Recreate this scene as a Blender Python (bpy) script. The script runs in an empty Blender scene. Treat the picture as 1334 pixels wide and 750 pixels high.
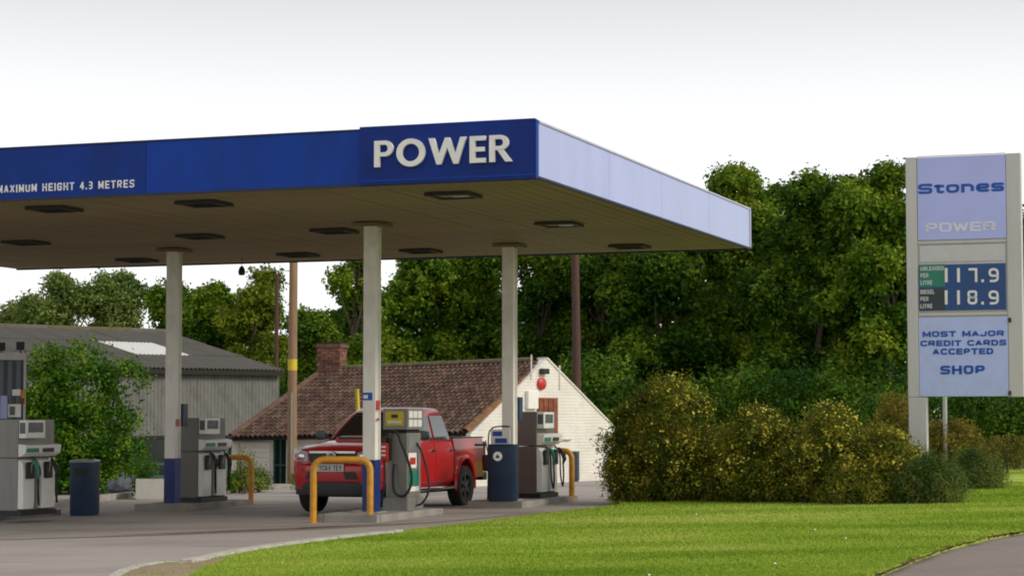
import bpy, bmesh, math, random
import numpy as np
from mathutils import Vector, Matrix

R = math.radians
SC = bpy.context.scene
COL = SC.collection
rng = np.random.default_rng(7)
random.seed(7)

# ------------------------------------------------------------------ camera, sky, sun, exposure
CAM = Vector((0, 0, 1.65)); FPX = 2703.0; PITCH = 0.0628
cd = bpy.data.cameras.new('camera'); cam = bpy.data.objects.new('camera', cd); COL.objects.link(cam)
cam.location = CAM; cam.rotation_euler = (math.pi/2 + PITCH, 0, 0)
cd.sensor_width = 36; cd.lens = FPX/1334*36; cd.clip_start = .1; cd.clip_end = 4000
SC.camera = cam

world = bpy.data.worlds.new('World'); SC.world = world; world.use_nodes = True
nt = world.node_tree; nt.nodes.clear()
def wn(t, **k):
    n = nt.nodes.new(t)
    for a, b in k.items(): setattr(n, a, b)
    return n
w_out = wn('ShaderNodeOutputWorld'); w_bg = wn('ShaderNodeBackground'); w_bg2 = wn('ShaderNodeBackground'); w_add = wn('ShaderNodeAddShader')
w_sky = wn('ShaderNodeTexSky', sky_type='NISHITA', sun_disc=False)
SUN_EL, SUN_AZ = 31, 114       # azimuth clockwise from +Y: veiled sun to the right of the camera
w_sky.sun_elevation = R(SUN_EL); w_sky.sun_rotation = R(SUN_AZ)
w_bg.inputs['Strength'].default_value = 0.010
nt.links.new(w_sky.outputs[0], w_bg.inputs['Color'])
# overcast cloud layer: even pale grey, whitest in the bright band over the horizon
w_tc = wn('ShaderNodeTexCoord'); w_sep = wn('ShaderNodeSeparateXYZ'); w_ramp = wn('ShaderNodeValToRGB')
nt.links.new(w_tc.outputs['Generated'], w_sep.inputs[0]); nt.links.new(w_sep.outputs['Z'], w_ramp.inputs['Fac'])
cr = w_ramp.color_ramp
cr.elements[0].position = 0.0; cr.elements[0].color = (.86, .86, .86, 1)
cr.elements[1].position = 0.24; cr.elements[1].color = (.50, .50, .497, 1)
for z_, v_ in ((.09, .84), (.127, .79), (.163, .68), (.20, .555)):
    e = cr.elements.new(z_); e.color = (v_, v_, v_*.995, 1)
w_noise = wn('ShaderNodeTexNoise'); w_noise.inputs['Scale'].default_value = 3.0
w_mix = wn('ShaderNodeMixRGB', blend_type='MULTIPLY'); w_mix.inputs['Fac'].default_value = .06
nt.links.new(w_tc.outputs['Generated'], w_noise.inputs['Vector'])
nt.links.new(w_ramp.outputs['Color'], w_mix.inputs['Color1']); nt.links.new(w_noise.outputs['Fac'], w_mix.inputs['Color2'])
nt.links.new(w_mix.outputs[0], w_bg2.inputs['Color']); w_bg2.inputs['Strength'].default_value = .97
nt.links.new(w_bg.outputs[0], w_add.inputs[0]); nt.links.new(w_bg2.outputs[0], w_add.inputs[1])
nt.links.new(w_add.outputs[0], w_out.inputs['Surface'])

sl = bpy.data.lights.new('sun', 'SUN'); sl.energy = 1.5; sl.angle = R(20); sl.color = (1, .93, .80)
so = bpy.data.objects.new('sun', sl); COL.objects.link(so)
sd = Vector((math.sin(R(SUN_AZ))*math.cos(R(SUN_EL)), math.cos(R(SUN_AZ))*math.cos(R(SUN_EL)), math.sin(R(SUN_EL))))
so.rotation_euler = (-sd).to_track_quat('-Z', 'Y').to_euler()
vs = SC.view_settings; SC.display_settings.display_device = 'sRGB'
vs.view_transform = 'Standard'; vs.look = 'None'; vs.exposure = 0.50; vs.gamma = 1; vs.use_curve_mapping = False
SC.cycles.filter_width = 1.9; SC.cycles.use_denoising = True; SC.cycles.max_bounces = 6; SC.cycles.diffuse_bounces = 3; SC.cycles.transparent_max_bounces = 6
SC.cycles.sample_clamp_indirect = 4

# ------------------------------------------------------------------ helpers
YAW = 0.3445; RZ = -YAW                                    # canopy, islands, pumps and sign share this heading
AX = Vector((math.cos(RZ), math.sin(RZ), 0)); AY = Vector((-math.sin(RZ), math.cos(RZ), 0))
SLOPE = .018
def gz(x): return SLOPE*max(-30., min(30., x))
def ray(px, py):
    u = (px-667)/FPX; v = (375-py)/FPX; c, s = math.cos(PITCH), math.sin(PITCH)
    return Vector((u, c-v*s, s+v*c))
def G(px, py, dz=0.):                                      # pixel -> point on the (slightly falling) ground
    d = ray(px, py); t = (CAM.z-dz)/(SLOPE*d.x-d.z)
    p = CAM+d*t; p.z = gz(p.x)+dz; return p
def at(px, py, Y): d = ray(px, py); return CAM+d*(Y/d.y)
def hit(px, py, P0, n): d = ray(px, py); t = (P0-CAM).dot(n)/d.dot(n); return CAM+d*t
def tag(o, label=None, cat=None, group=None, kind=None):
    if label: o['label'] = label
    if cat: o['category'] = cat
    if group: o['group'] = group
    if kind: o['kind'] = kind
    return o
def empty(name, loc, rz=0, label=None, cat=None, group=None, kind=None):
    o = bpy.data.objects.new(name, None); COL.objects.link(o); o.location = loc; o.rotation_euler = (0, 0, rz)
    o.empty_display_size = .2
    return tag(o, label, cat, group, kind)
def link(name, me, mat, parent=None, loc=None, rot=None):
    o = bpy.data.objects.new(name, me); COL.objects.link(o)
    if mat is not None and not me.materials: me.materials.append(mat)
    if parent is not None: o.parent = parent
    if loc is not None: o.location = loc
    if rot is not None: o.rotation_euler = rot
    return o
def copy_tree(o, parent=None):
    c = o.copy(); COL.objects.link(c); c.parent = parent
    for ch in list(o.children): copy_tree(ch, c)
    return c

class MB:
    def __init__(s): s.v = []; s.f = []
    def add(s, vs, fs):
        n = len(s.v); s.v += [tuple(p) for p in vs]; s.f += [tuple(i+n for i in f) for f in fs]; return s
    def box(s, x0, x1, y0, y1, z0, z1, M=None):
        vs = [Vector((x, y, z)) for z in (z0, z1) for y in (y0, y1) for x in (x0, x1)]
        if M is not None: vs = [M @ p for p in vs]
        return s.add(vs, [(0,2,3,1),(4,5,7,6),(0,1,5,4),(2,6,7,3),(0,4,6,2),(1,3,7,5)])
    def tube(s, pts, r, n=8, cap=True):
        pts = [Vector(p) for p in pts]; k = len(pts); rr = r if isinstance(r, (list, tuple)) else [r]*k
        up = Vector((0, 0, 1)); vs = []; prev = None
        for i, p in enumerate(pts):
            t = (pts[min(i+1, k-1)]-pts[max(i-1, 0)]).normalized()
            if prev is None:
                a = up if abs(t.z) < .9 else Vector((1, 0, 0)); b = t.cross(a).normalized()
            else:
                b = prev-t*prev.dot(t)
                b = b.normalized() if b.length > 1e-6 else t.cross(up).normalized()
            prev = b; c = t.cross(b)
            vs += [p+(b*math.cos(2*math.pi*j/n)+c*math.sin(2*math.pi*j/n))*rr[i] for j in range(n)]
        fs = [(i*n+j, i*n+(j+1) % n, (i+1)*n+(j+1) % n, (i+1)*n+j) for i in range(k-1) for j in range(n)]
        if cap: fs += [tuple(range(n-1, -1, -1)), tuple((k-1)*n+j for j in range(n))]
        return s.add(vs, fs)
    def prism(s, poly, h0, h1, fn):                        # poly in 2D, fn(u,v,h)->3D
        n = len(poly); vs = [fn(u, v, h0) for u, v in poly]+[fn(u, v, h1) for u, v in poly]
        fs = [tuple(range(n-1, -1, -1)), tuple(range(n, 2*n))]+[(i, (i+1) % n, n+(i+1) % n, n+i) for i in range(n)]
        return s.add(vs, fs)
    def loft(s, rings, cap=True):
        n = len(rings[0]); vs = [p for r in rings for p in r]
        fs = [(i*n+j, i*n+(j+1) % n, (i+1)*n+(j+1) % n, (i+1)*n+j) for i in range(len(rings)-1) for j in range(n)]
        if cap: fs += [tuple(range(n-1, -1, -1)), tuple((len(rings)-1)*n+j for j in range(n))]
        return s.add(vs, fs)
    def lathe(s, prof, n=20, axis='z', c=(0, 0, 0)):
        rings = []
        for r, h in prof:
            ring = []
            for j in range(n):
                a = 2*math.pi*j/n; x, y = r*math.cos(a), r*math.sin(a)
                p = (x, y, h) if axis == 'z' else ((x, h, y) if axis == 'y' else (h, x, y))
                ring.append((p[0]+c[0], p[1]+c[1], p[2]+c[2]))
            rings.append(ring)
        return s.loft(rings)
    def mesh(s, name, bevel=0, smooth=False, seg=2):
        me = bpy.data.meshes.new(name); me.from_pydata(s.v, [], s.f)
        bm = bmesh.new(); bm.from_mesh(me); bmesh.ops.recalc_face_normals(bm, faces=bm.faces)
        if bevel:
            es = [e for e in bm.edges if len(e.link_faces) == 2 and e.calc_face_angle(0) > .5]
            bmesh.ops.bevel(bm, geom=es, offset=bevel, segments=seg, profile=.7, affect='EDGES')
        if smooth:
            for f in bm.faces: f.smooth = True
            for e in bm.edges:
                if len(e.link_faces) == 2 and e.calc_face_angle(0) > .7: e.smooth = False
        bm.to_mesh(me); bm.free(); me.update(); return me
    def build(s, name, mat, parent=None, bevel=0, smooth=False, loc=None, rot=None, seg=2):
        return link(name, s.mesh(name, bevel, smooth, seg), mat, parent, loc, rot)

def boolean(o, cutters, op='DIFFERENCE'):
    for c in cutters:
        m = o.modifiers.new('b', 'BOOLEAN'); m.operation = op; m.object = c; m.solver = 'EXACT'
    dg = bpy.context.evaluated_depsgraph_get(); dg.update()
    me = bpy.data.meshes.new_from_object(o.evaluated_get(dg))
    o.modifiers.clear(); o.data = me
    for c in cutters: bpy.data.objects.remove(c)
    return o
def flat_sheet(name, pts, mat, dz, parent=None, kind='structure', skirt=0):
    bm = bmesh.new(); vs = [bm.verts.new((p[0], p[1], gz(p[0])+dz)) for p in pts]; bm.verts.ensure_lookup_table()
    f = bm.faces.new(vs)
    if f.normal.z < 0 or sum(pts[i][0]*pts[(i+1) % len(pts)][1]-pts[(i+1) % len(pts)][0]*pts[i][1] for i in range(len(pts))) < 0: f.normal_flip()
    if skirt:
        r = bmesh.ops.extrude_edge_only(bm, edges=list(bm.edges))
        for v in [g for g in r['geom'] if isinstance(g, bmesh.types.BMVert)]: v.co.z -= skirt
    bmesh.ops.triangulate(bm, faces=[fc for fc in bm.faces if len(fc.verts) > 4])
    me = bpy.data.meshes.new(name); bm.to_mesh(me); bm.free()
    o = link(name, me, mat, parent)
    if kind and parent is None: o['kind'] = kind
    return o
def smooth_line(pts, k=6):
    P = [Vector(p) for p in pts]; out = []
    for i in range(len(P)-1):
        p0 = P[max(i-1, 0)]; p1 = P[i]; p2 = P[i+1]; p3 = P[min(i+2, len(P)-1)]
        for j in range(k):
            t = j/k
            out.append(.5*((2*p1)+(p2-p0)*t+(2*p0-5*p1+4*p2-p3)*t*t+(3*p1-p0-3*p2+p3)*t**3))
    out.append(P[-1]); return out

# ------------------------------------------------------------------ materials
MATS = {}
def mat(name, col, rough=.6, var=.12, scale=6., bump=0., bscale=40., metal=0., spec=.5, coat=0., stain=None, stain_scale=1.2, stretch=(1, 1, 1), stain_amt=.6, grime=0.):
    if name in MATS: return MATS[name]
    m = bpy.data.materials.new(name); m.use_nodes = True; t = m.node_tree; n = t.nodes; b = n['Principled BSDF']
    tc = n.new('ShaderNodeTexCoord'); mp = n.new('ShaderNodeMapping'); mp.inputs['Scale'].default_value = stretch
    t.links.new(tc.outputs['Object'], mp.inputs['Vector'])
    nz = n.new('ShaderNodeTexNoise'); nz.inputs['Scale'].default_value = scale; nz.inputs['Detail'].default_value = 5; nz.inputs['Roughness'].default_value = .65
    t.links.new(mp.outputs[0], nz.inputs['Vector'])
    rp = n.new('ShaderNodeValToRGB'); rp.color_ramp.elements[0].position = .32; rp.color_ramp.elements[1].position = .68
    rp.color_ramp.elements[0].color = tuple(max(0, c*(1-var)) for c in col)+(1,); rp.color_ramp.elements[1].color = tuple(min(1, c*(1+var)) for c in col)+(1,)
    t.links.new(nz.outputs['Fac'], rp.inputs['Fac']); out = rp.outputs['Color']
    if stain:
        n2 = n.new('ShaderNodeTexNoise'); n2.inputs['Scale'].default_value = stain_scale; n2.inputs['Detail'].default_value = 7; n2.inputs['Roughness'].default_value = .7
        t.links.new(mp.outputs[0], n2.inputs['Vector'])
        r2 = n.new('ShaderNodeValToRGB'); r2.color_ramp.elements[0].position = .46; r2.color_ramp.elements[1].position = .68
        r2.color_ramp.elements[0].color = (0, 0, 0, 1); r2.color_ramp.elements[1].color = (stain_amt,)*3+(1,)
        t.links.new(n2.outputs['Fac'], r2.inputs['Fac'])
        mx = n.new('ShaderNodeMixRGB'); t.links.new(r2.outputs['Color'], mx.inputs['Fac']); t.links.new(out, mx.inputs['Color1']); mx.inputs['Color2'].default_value = tuple(stain)+(1,)
        out = mx.outputs['Color']
    t.links.new(out, b.inputs['Base Color'])
    b.inputs['Metallic'].default_value = metal; b.inputs['Specular IOR Level'].default_value = spec
    b.inputs['Coat Weight'].default_value = coat; b.inputs['Coat Roughness'].default_value = .06
    rr = n.new('ShaderNodeMapRange'); rr.inputs['To Min'].default_value = max(.02, rough-.1); rr.inputs['To Max'].default_value = min(1, rough+.12)
    t.links.new(nz.outputs['Fac'], rr.inputs['Value']); t.links.new(rr.outputs[0], b.inputs['Roughness'])
    if bump:
        n3 = n.new('ShaderNodeTexNoise'); n3.inputs['Scale'].default_value = bscale; n3.inputs['Detail'].default_value = 4
        t.links.new(mp.outputs[0], n3.inputs['Vector'])
        bp = n.new('ShaderNodeBump'); bp.inputs['Strength'].default_value = bump; bp.inputs['Distance'].default_value = .02
        t.links.new(n3.outputs['Fac'], bp.inputs['Height']); t.links.new(bp.outputs[0], b.inputs['Normal'])
    MATS[name] = m; return m
def leafmat(name, c0, c1, c2, nscale=.5, transl=.28, rough=.55):
    if name in MATS: return MATS[name]
    m = bpy.data.materials.new(name); m.use_nodes = True; t = m.node_tree; n = t.nodes; b = n['Principled BSDF']
    ge = n.new('ShaderNodeNewGeometry'); tc = n.new('ShaderNodeTexCoord'); nz = n.new('ShaderNodeTexNoise')
    nz.inputs['Scale'].default_value = nscale; nz.inputs['Detail'].default_value = 3; t.links.new(tc.outputs['Object'], nz.inputs['Vector'])
    ad = n.new('ShaderNodeMath'); ad.operation = 'MULTIPLY_ADD'; ad.inputs[1].default_value = .45
    ml = n.new('ShaderNodeMath'); ml.operation = 'MULTIPLY_ADD'; ml.inputs[1].default_value = 2.3; ml.inputs[2].default_value = -.87
    t.links.new(nz.outputs['Fac'], ml.inputs[0]); t.links.new(ge.outputs['Random Per Island'], ad.inputs[0]); t.links.new(ml.outputs[0], ad.inputs[2])
    rp = n.new('ShaderNodeValToRGB'); rp.color_ramp.elements[0].color = tuple(c0)+(1,); rp.color_ramp.elements[1].color = tuple(c2)+(1,)
    rp.color_ramp.elements[0].position = .1; rp.color_ramp.elements[1].position = .95
    e = rp.color_ramp.elements.new(.5); e.color = tuple(c1)+(1,)
    t.links.new(ad.outputs[0], rp.inputs['Fac']); t.links.new(rp.outputs['Color'], b.inputs['Base Color'])
    b.inputs['Roughness'].default_value = rough; b.inputs['Specular IOR Level'].default_value = .12
    tr = n.new('ShaderNodeBsdfTranslucent'); t.links.new(rp.outputs['Color'], tr.inputs['Color'])
    mx = n.new('ShaderNodeMixShader'); mx.inputs['Fac'].default_value = transl
    t.links.new(b.outputs[0], mx.inputs[1]); t.links.new(tr.outputs[0], mx.inputs[2]); t.links.new(mx.outputs[0], n['Material Output'].inputs['Surface'])
    MATS[name] = m; return m

m_tarmac = mat('tarmac', (.39, .345, .318), .88, .14, 60, .5, 140, stain=(.25, .216, .196), stain_scale=.35, stretch=(.5, 1.6, 1), stain_amt=.75)
m_concrete = mat('forecourt_concrete', (.36, .318, .29), .8, .12, 40, .3, 120, stain=(.17, .145, .13), stain_scale=.45, stretch=(.45, 1.5, 1), stain_amt=.85)
m_edging = mat('edging', (.36, .27, .22), .85, .2, 6, .3, 60)
m_kerb = mat('kerb_concrete', (.52, .49, .44), .85, .16, 5, .4, 50, stain=(.25, .21, .17), stain_scale=3)
m_island = mat('island_concrete', (.32, .30, .27), .85, .18, 4, .4, 50, stain=(.13, .12, .11), stain_scale=2)
m_dirt = mat('dirt', (.30, .21, .14), .95, .2, 5, .6, 40, stain=(.16, .2, .05), stain_scale=3)
m_soil = mat('soil_edge', (.17, .105, .06), .95, .3, 8, .6, 40)
m_field = mat('field_grass', (.10, .15, .03), .95, .25, .6, .3, 20)
m_path = mat('path_tarmac', (.27, .218, .195), .92, .2, 70, .7, 160, stain=(.19, .155, .14), stain_scale=.8)
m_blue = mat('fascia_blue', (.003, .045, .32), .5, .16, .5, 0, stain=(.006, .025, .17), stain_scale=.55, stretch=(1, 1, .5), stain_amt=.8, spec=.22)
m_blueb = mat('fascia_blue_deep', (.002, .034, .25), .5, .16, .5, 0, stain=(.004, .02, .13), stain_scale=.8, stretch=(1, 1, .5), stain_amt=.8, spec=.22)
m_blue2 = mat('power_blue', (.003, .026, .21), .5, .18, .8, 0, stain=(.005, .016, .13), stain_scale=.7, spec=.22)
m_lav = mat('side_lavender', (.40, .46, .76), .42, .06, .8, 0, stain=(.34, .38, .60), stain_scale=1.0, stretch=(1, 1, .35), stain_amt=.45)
m_trim = mat('pale_trim', (.45, .45, .58), .5, .1, 3)
m_edge_dark = mat('dark_edge', (.015, .02, .05), .6, .2, 4)
m_soffit = mat('soffit_boards', (.25, .185, .09), .7, .2, 1.5, .1, 20, stain=(.12, .095, .055), stain_scale=.45, stretch=(1, .35, 1), stain_amt=.75)
m_void = mat('dark_void', (.02, .018, .015), .9, .1, 3)
m_louvre = mat('louvre', (.035, .032, .028), .6, .2, 8)
m_letter = mat('letter_white', (.80, .78, .76), .5, .07, 4)
m_white = mat('white_paint', (.70, .68, .63), .5, .08, 3, stain=(.45, .40, .33), stain_scale=2.5, stain_amt=.4)
m_column = mat('column_cream', (.85, .825, .76), .5, .08, 2, stain=(.38, .33, .26), stain_scale=1.6, stretch=(1, 1, .4), stain_amt=.5)
m_colblue = mat('column_blue', (.006, .026, .16), .4, .2, 3)
m_black = mat('black_plastic', (.014, .014, .015), .45, .2, 6)
m_rubber = mat('black_rubber', (.018, .018, .018), .75, .2, 8)
m_pumpgrey = mat('pump_grey', (.25, .24, .225), .42, .1, 1.5, metal=.25, stain=(.16, .15, .14), stain_scale=1.3, stretch=(3, 3, .6))
m_pumpdark = mat('pump_brown_grey', (.15, .125, .11), .4, .1, 1.5, metal=.25)
m_pumpwhite = mat('pump_white', (.82, .80, .76), .42, .05, 3)
m_pumpmid = mat('pump_mid_grey', (.15, .145, .13), .42, .1, 1.5, metal=.25)
m_steel = mat('steel', (.42, .42, .42), .35, .12, 5, metal=.7)
m_green = mat('label_green', (.02, .20, .13), .5, .1, 4)
m_navy = mat('navy_plastic', (.008, .03, .075), .45, .2, 3)
m_bluebin = mat('blue_bin', (.004, .019, .052), .45, .15, 3)
m_yellowbar = mat('yellow_barrier', (.60, .28, .018), .45, .12, 5, stain=(.30, .13, .02), stain_scale=9, stain_amt=.55)
m_yellow = mat('label_yellow', (.60, .46, .02), .5, .1, 4)
m_red = mat('label_red', (.50, .025, .02), .4, .1, 4)
m_screen = mat('display_grey', (.09, .095, .11), .25, .2, 6)
m_signgrey = mat('sign_frame', (.56, .54, .53), .5, .06, 2, stain=(.33, .31, .3), stain_scale=2, stretch=(1, 1, .3), stain_amt=.4)
m_signlav = mat('sign_lavender', (.44, .48, .88), .35, .05, 1.2)
m_signlav2 = mat('sign_lavender_low', (.46, .54, .90), .35, .05, 3, stain=(.44, .46, .62), stain_scale=4, stain_amt=.5)
m_signblue = mat('sign_text_blue', (.003, .075, .40), .45, .1, 3)
m_ghost = mat('ghost_letter', (.70, .70, .80), .5, .05, 4)
m_ghost2 = mat('ghost_letter_low', (.46, .49, .68), .5, .05, 4)
m_price = mat('price_board', (.012, .06, .22), .4, .1, 4)
m_pricewhite = mat('price_white', (.56, .55, .56), .5, .05, 4)
m_pgreen = mat('price_green', (.02, .20, .14), .5, .1, 4)
m_pblack = mat('price_black', (.03, .04, .05), .5, .1, 4)
m_wall = mat('whitewash', (.80, .765, .70), .85, .05, 2.5, .6, 9, stain=(.56, .50, .42), stain_scale=1.5, stain_amt=.35)
def brick_relief(m):
    t = m.node_tree; n = t.nodes; b = n['Principled BSDF']; tc = n.new('ShaderNodeTexCoord'); sp = n.new('ShaderNodeSeparateXYZ'); cb = n.new('ShaderNodeCombineXYZ'); ad = n.new('ShaderNodeMath'); ad.operation = 'ADD'
    t.links.new(tc.outputs['Object'], sp.inputs[0]); t.links.new(sp.outputs['X'], ad.inputs[0]); t.links.new(sp.outputs['Y'], ad.inputs[1]); t.links.new(ad.outputs[0], cb.inputs['X']); t.links.new(sp.outputs['Z'], cb.inputs['Y'])
    bt = n.new('ShaderNodeTexBrick'); bt.inputs['Scale'].default_value = 1.; bt.inputs['Brick Width'].default_value = .3; bt.inputs['Row Height'].default_value = .08; bt.inputs['Mortar Size'].default_value = .008; bt.inputs['Mortar Smooth'].default_value = .4
    bt.inputs['Color1'].default_value = (1, 1, 1, 1); bt.inputs['Color2'].default_value = (.72, .72, .72, 1); bt.inputs['Mortar'].default_value = (0, 0, 0, 1)
    t.links.new(cb.outputs[0], bt.inputs['Vector']); bp = n.new('ShaderNodeBump'); bp.inputs['Strength'].default_value = .8; bp.inputs['Distance'].default_value = .015
    old = b.inputs['Normal'].links[0].from_socket; t.links.new(old, bp.inputs['Normal']); t.links.new(bt.outputs['Color'], bp.inputs['Height']); t.links.new(bp.outputs[0], b.inputs['Normal'])
brick_relief(m_wall)
m_tile = mat('pantile', (.098, .052, .037), .85, .4, 3, .3, 30, stain=(.10, .078, .055), stain_scale=1.6, stain_amt=.7)
m_lichen = mat('verge_tile', (.22, .10, .045), .85, .4, 5, .3, 30, stain=(.17, .15, .07), stain_scale=3)
m_moss = mat('moss', (.105, .09, .045), .95, .4, 6, .5, 30)
m_brick = mat('brick', (.20, .085, .055), .85, .4, 6, .4, 40, stain=(.11, .07, .055), stain_scale=5)
m_mortar = mat('mortar', (.26, .22, .19), .9, .2, 8)
m_asb = mat('roof_sheet', (.105, .094, .086), .9, .22, 3, .3, 20, stain=(.085, .085, .05), stain_scale=2, stain_amt=.7)
m_clad = mat('grey_cladding', (.17, .165, .155), .85, .16, 2, .2, 10, stain=(.105, .10, .095), stain_scale=1.2, stretch=(2, 2, .35), stain_amt=.8)
m_darkgreen = mat('dark_green_paint', (.01, .075, .055), .5, .2, 4)
m_darkglass = mat('dark_glass', (.012, .018, .02), .08, .1, 3, spec=.6)
m_skylight = mat('skylight', (.72, .70, .68), .4, .06, 4)
m_wood = mat('pole_wood', (.27, .17, .095), .85, .25, 6, .4, 20, stretch=(6, 6, .5))
m_wooddark = mat('pole_dark', (.085, .042, .032), .85, .25, 6, .4, 20, stretch=(6, 6, .5))
m_rust = mat('rust_board', (.24, .065, .028), .8, .4, 4, .2, 20, stain=(.08, .035, .025), stain_scale=2.5, stain_amt=.9)
m_contain = mat('container_blue_grey', (.13, .16, .19), .5, .15, 2, stain=(.09, .1, .11), stain_scale=2, stretch=(1, 1, .3))
m_bark = mat('bark', (.09, .065, .045), .95, .3, 8, .6, 20)
m_sack = mat('grey_sack', (.10, .11, .125), .55, .25, 5, .4, 12)
m_carred = mat('car_red', (.50, .008, .012), .3, .06, 2, coat=.7, spec=.4)
m_chrome = mat('chrome', (.62, .62, .63), .14, .05, 4, metal=1)
m_lamp = mat('lamp_glass', (.55, .57, .6), .12, .1, 6, spec=.8, coat=.6)
m_plate = mat('plate_white', (.62, .62, .6), .4, .04, 5)
m_carglass = mat('car_glass', (.012, .016, .016), .04, .05, 2, spec=1., coat=1.)
m_tyre = mat('tyre', (.016, .016, .016), .8, .15, 12, .3, 60)
m_rim = mat('rim_dark', (.075, .075, .08), .35, .1, 6, metal=.7)
m_tail = mat('tail_lamp', (.32, .01, .01), .2, .1, 4, coat=.5)

# ------------------------------------------------------------------ stroke lettering (extended sans)
r_, s_ = 'r', 's'
GL = {
 'A': (1, [(s_, [(0,0),(.5,1),(1,0)]), (s_, [(.2,.3),(.8,.3)])]), 'C': (1, [(r_, [(1,.75),(1,1),(0,1),(0,0),(1,0),(1,.25)])]),
 'D': (1, [(s_, [(0,0),(0,1)]), (r_, [(0,1),(1,1),(1,0),(0,0)])]), 'E': (.9, [(s_, [(1,1),(0,1),(0,0),(1,0)]), (s_, [(0,.5),(.9,.5)])]),
 'G': (1, [(r_, [(1,.75),(1,1),(0,1),(0,0),(1,0),(1,.48)]), (s_, [(1,.48),(.55,.48)])]), 'H': (1, [(s_, [(0,0),(0,1)]), (s_, [(1,0),(1,1)]), (s_, [(0,.5),(1,.5)])]),
 'I': (.0, [(s_, [(0,0),(0,1)])]), 'J': (.85, [(r_, [(1,1),(1,0),(0,0),(0,.35)])]), 'L': (.85, [(s_, [(0,1),(0,0),(1,0)])]),
 'M': (1.15, [(s_, [(0,0),(0,1),(.5,.15),(1,1),(1,0)])]), 'N': (1, [(s_, [(0,0),(0,1),(1,0),(1,1)])]),
 'O': (1, [(r_, [(.5,1),(0,1),(0,0),(1,0),(1,1),(.5,1)])]), 'P': (.95, [(r_, [(0,0),(0,1)]), (r_, [(0,1),(1,1),(1,.45),(0,.45)])]),
 'R': (1, [(r_, [(0,0),(0,1)]), (r_, [(0,1),(1,1),(1,.45),(0,.45)]), (s_, [(.5,.45),(1,0)])]), 'S': (1, [(r_, [(1,.80),(1,1),(0,1),(0,.5),(1,.5),(1,0),(0,0),(0,.20)])]),
 'T': (.95, [(s_, [(.5,0),(.5,1)]), (s_, [(0,1),(1,1)])]), 'U': (1, [(r_, [(0,1),(0,0),(1,0),(1,1)])]), 'W': (1.3, [(s_, [(0,1),(.25,0),(.5,.9),(.75,0),(1,1)])]),
 'X': (1, [(s_, [(0,0),(1,1)]), (s_, [(0,1),(1,0)])]), 'Y': (1, [(s_, [(0,1),(.5,.45),(1,1)]), (s_, [(.5,.45),(.5,0)])]),
 't': (.6, [(r_, [(.35,1),(.35,0),(1,0),(1,.15)]), (s_, [(0,.78),(1,.78)])]), 'o': (.9, [(r_, [(.5,.80),(0,.80),(0,0),(1,0),(1,.80),(.5,.80)])]),
 'n': (.85, [(s_, [(0,0),(0,.80)]), (r_, [(0,.80),(1,.80),(1,0)])]), 'e': (.9, [(r_, [(0,.40),(1,.40),(1,.80),(0,.80),(0,0),(1,0),(1,.12)])]),
 's': (.85, [(r_, [(1,.64),(1,.80),(0,.80),(0,.40),(1,.40),(1,0),(0,0),(0,.12)])]),
 '1': (.25, [(s_, [(.7,0),(.7,1),(-.2,.86)])]), '3': (.8, [(r_, [(0,1),(1,1),(1,.5)]), (r_, [(1,.5),(1,0),(0,0)]), (s_, [(.2,.5),(1,.5)])]),
 '4': (.85, [(s_, [(.75,0),(.75,1),(0,.3),(1,.3)])]), '6': (.85, [(r_, [(1,1),(0,1),(0,0),(1,0),(1,.55),(0,.55)])]),
 '7': (.85, [(s_, [(0,1),(1,1),(1,.7),(1,0)])]), '8': (.85, [(r_, [(.5,1),(0,1),(0,.5),(1,.5),(1,1),(.5,1)]), (r_, [(.5,.5),(0,.5),(0,0),(1,0),(1,.5),(.5,.5)])]),
 '9': (.85, [(r_, [(1,.45),(0,.45),(0,1),(1,1),(1,0),(0,0)])]), '.': (.0, [(s_, [(0,0),(0,.04)])]),
}
def round_poly(pts, rad):
    P = [Vector(p) for p in pts]; out = [P[0]]
    for i in range(1, len(P)-1):
        a, b, c = P[i-1], P[i], P[i+1]; u = (a-b); v = (c-b); r = min(rad, u.length*.49, v.length*.49)
        u.normalize(); v.normalize()
        for k in range(5):
            t = k/4; out.append((b+u*r)*(1-t)**2+b*2*t*(1-t)+(b+v*r)*t*t)
    out.append(P[-1]); return out
def text_width(txt, h, wf, t, gap): return sum((t+GL[c][0]*(wf*h-t) if c != ' ' else wf*h*.55)+gap for c in txt)-gap
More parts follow.
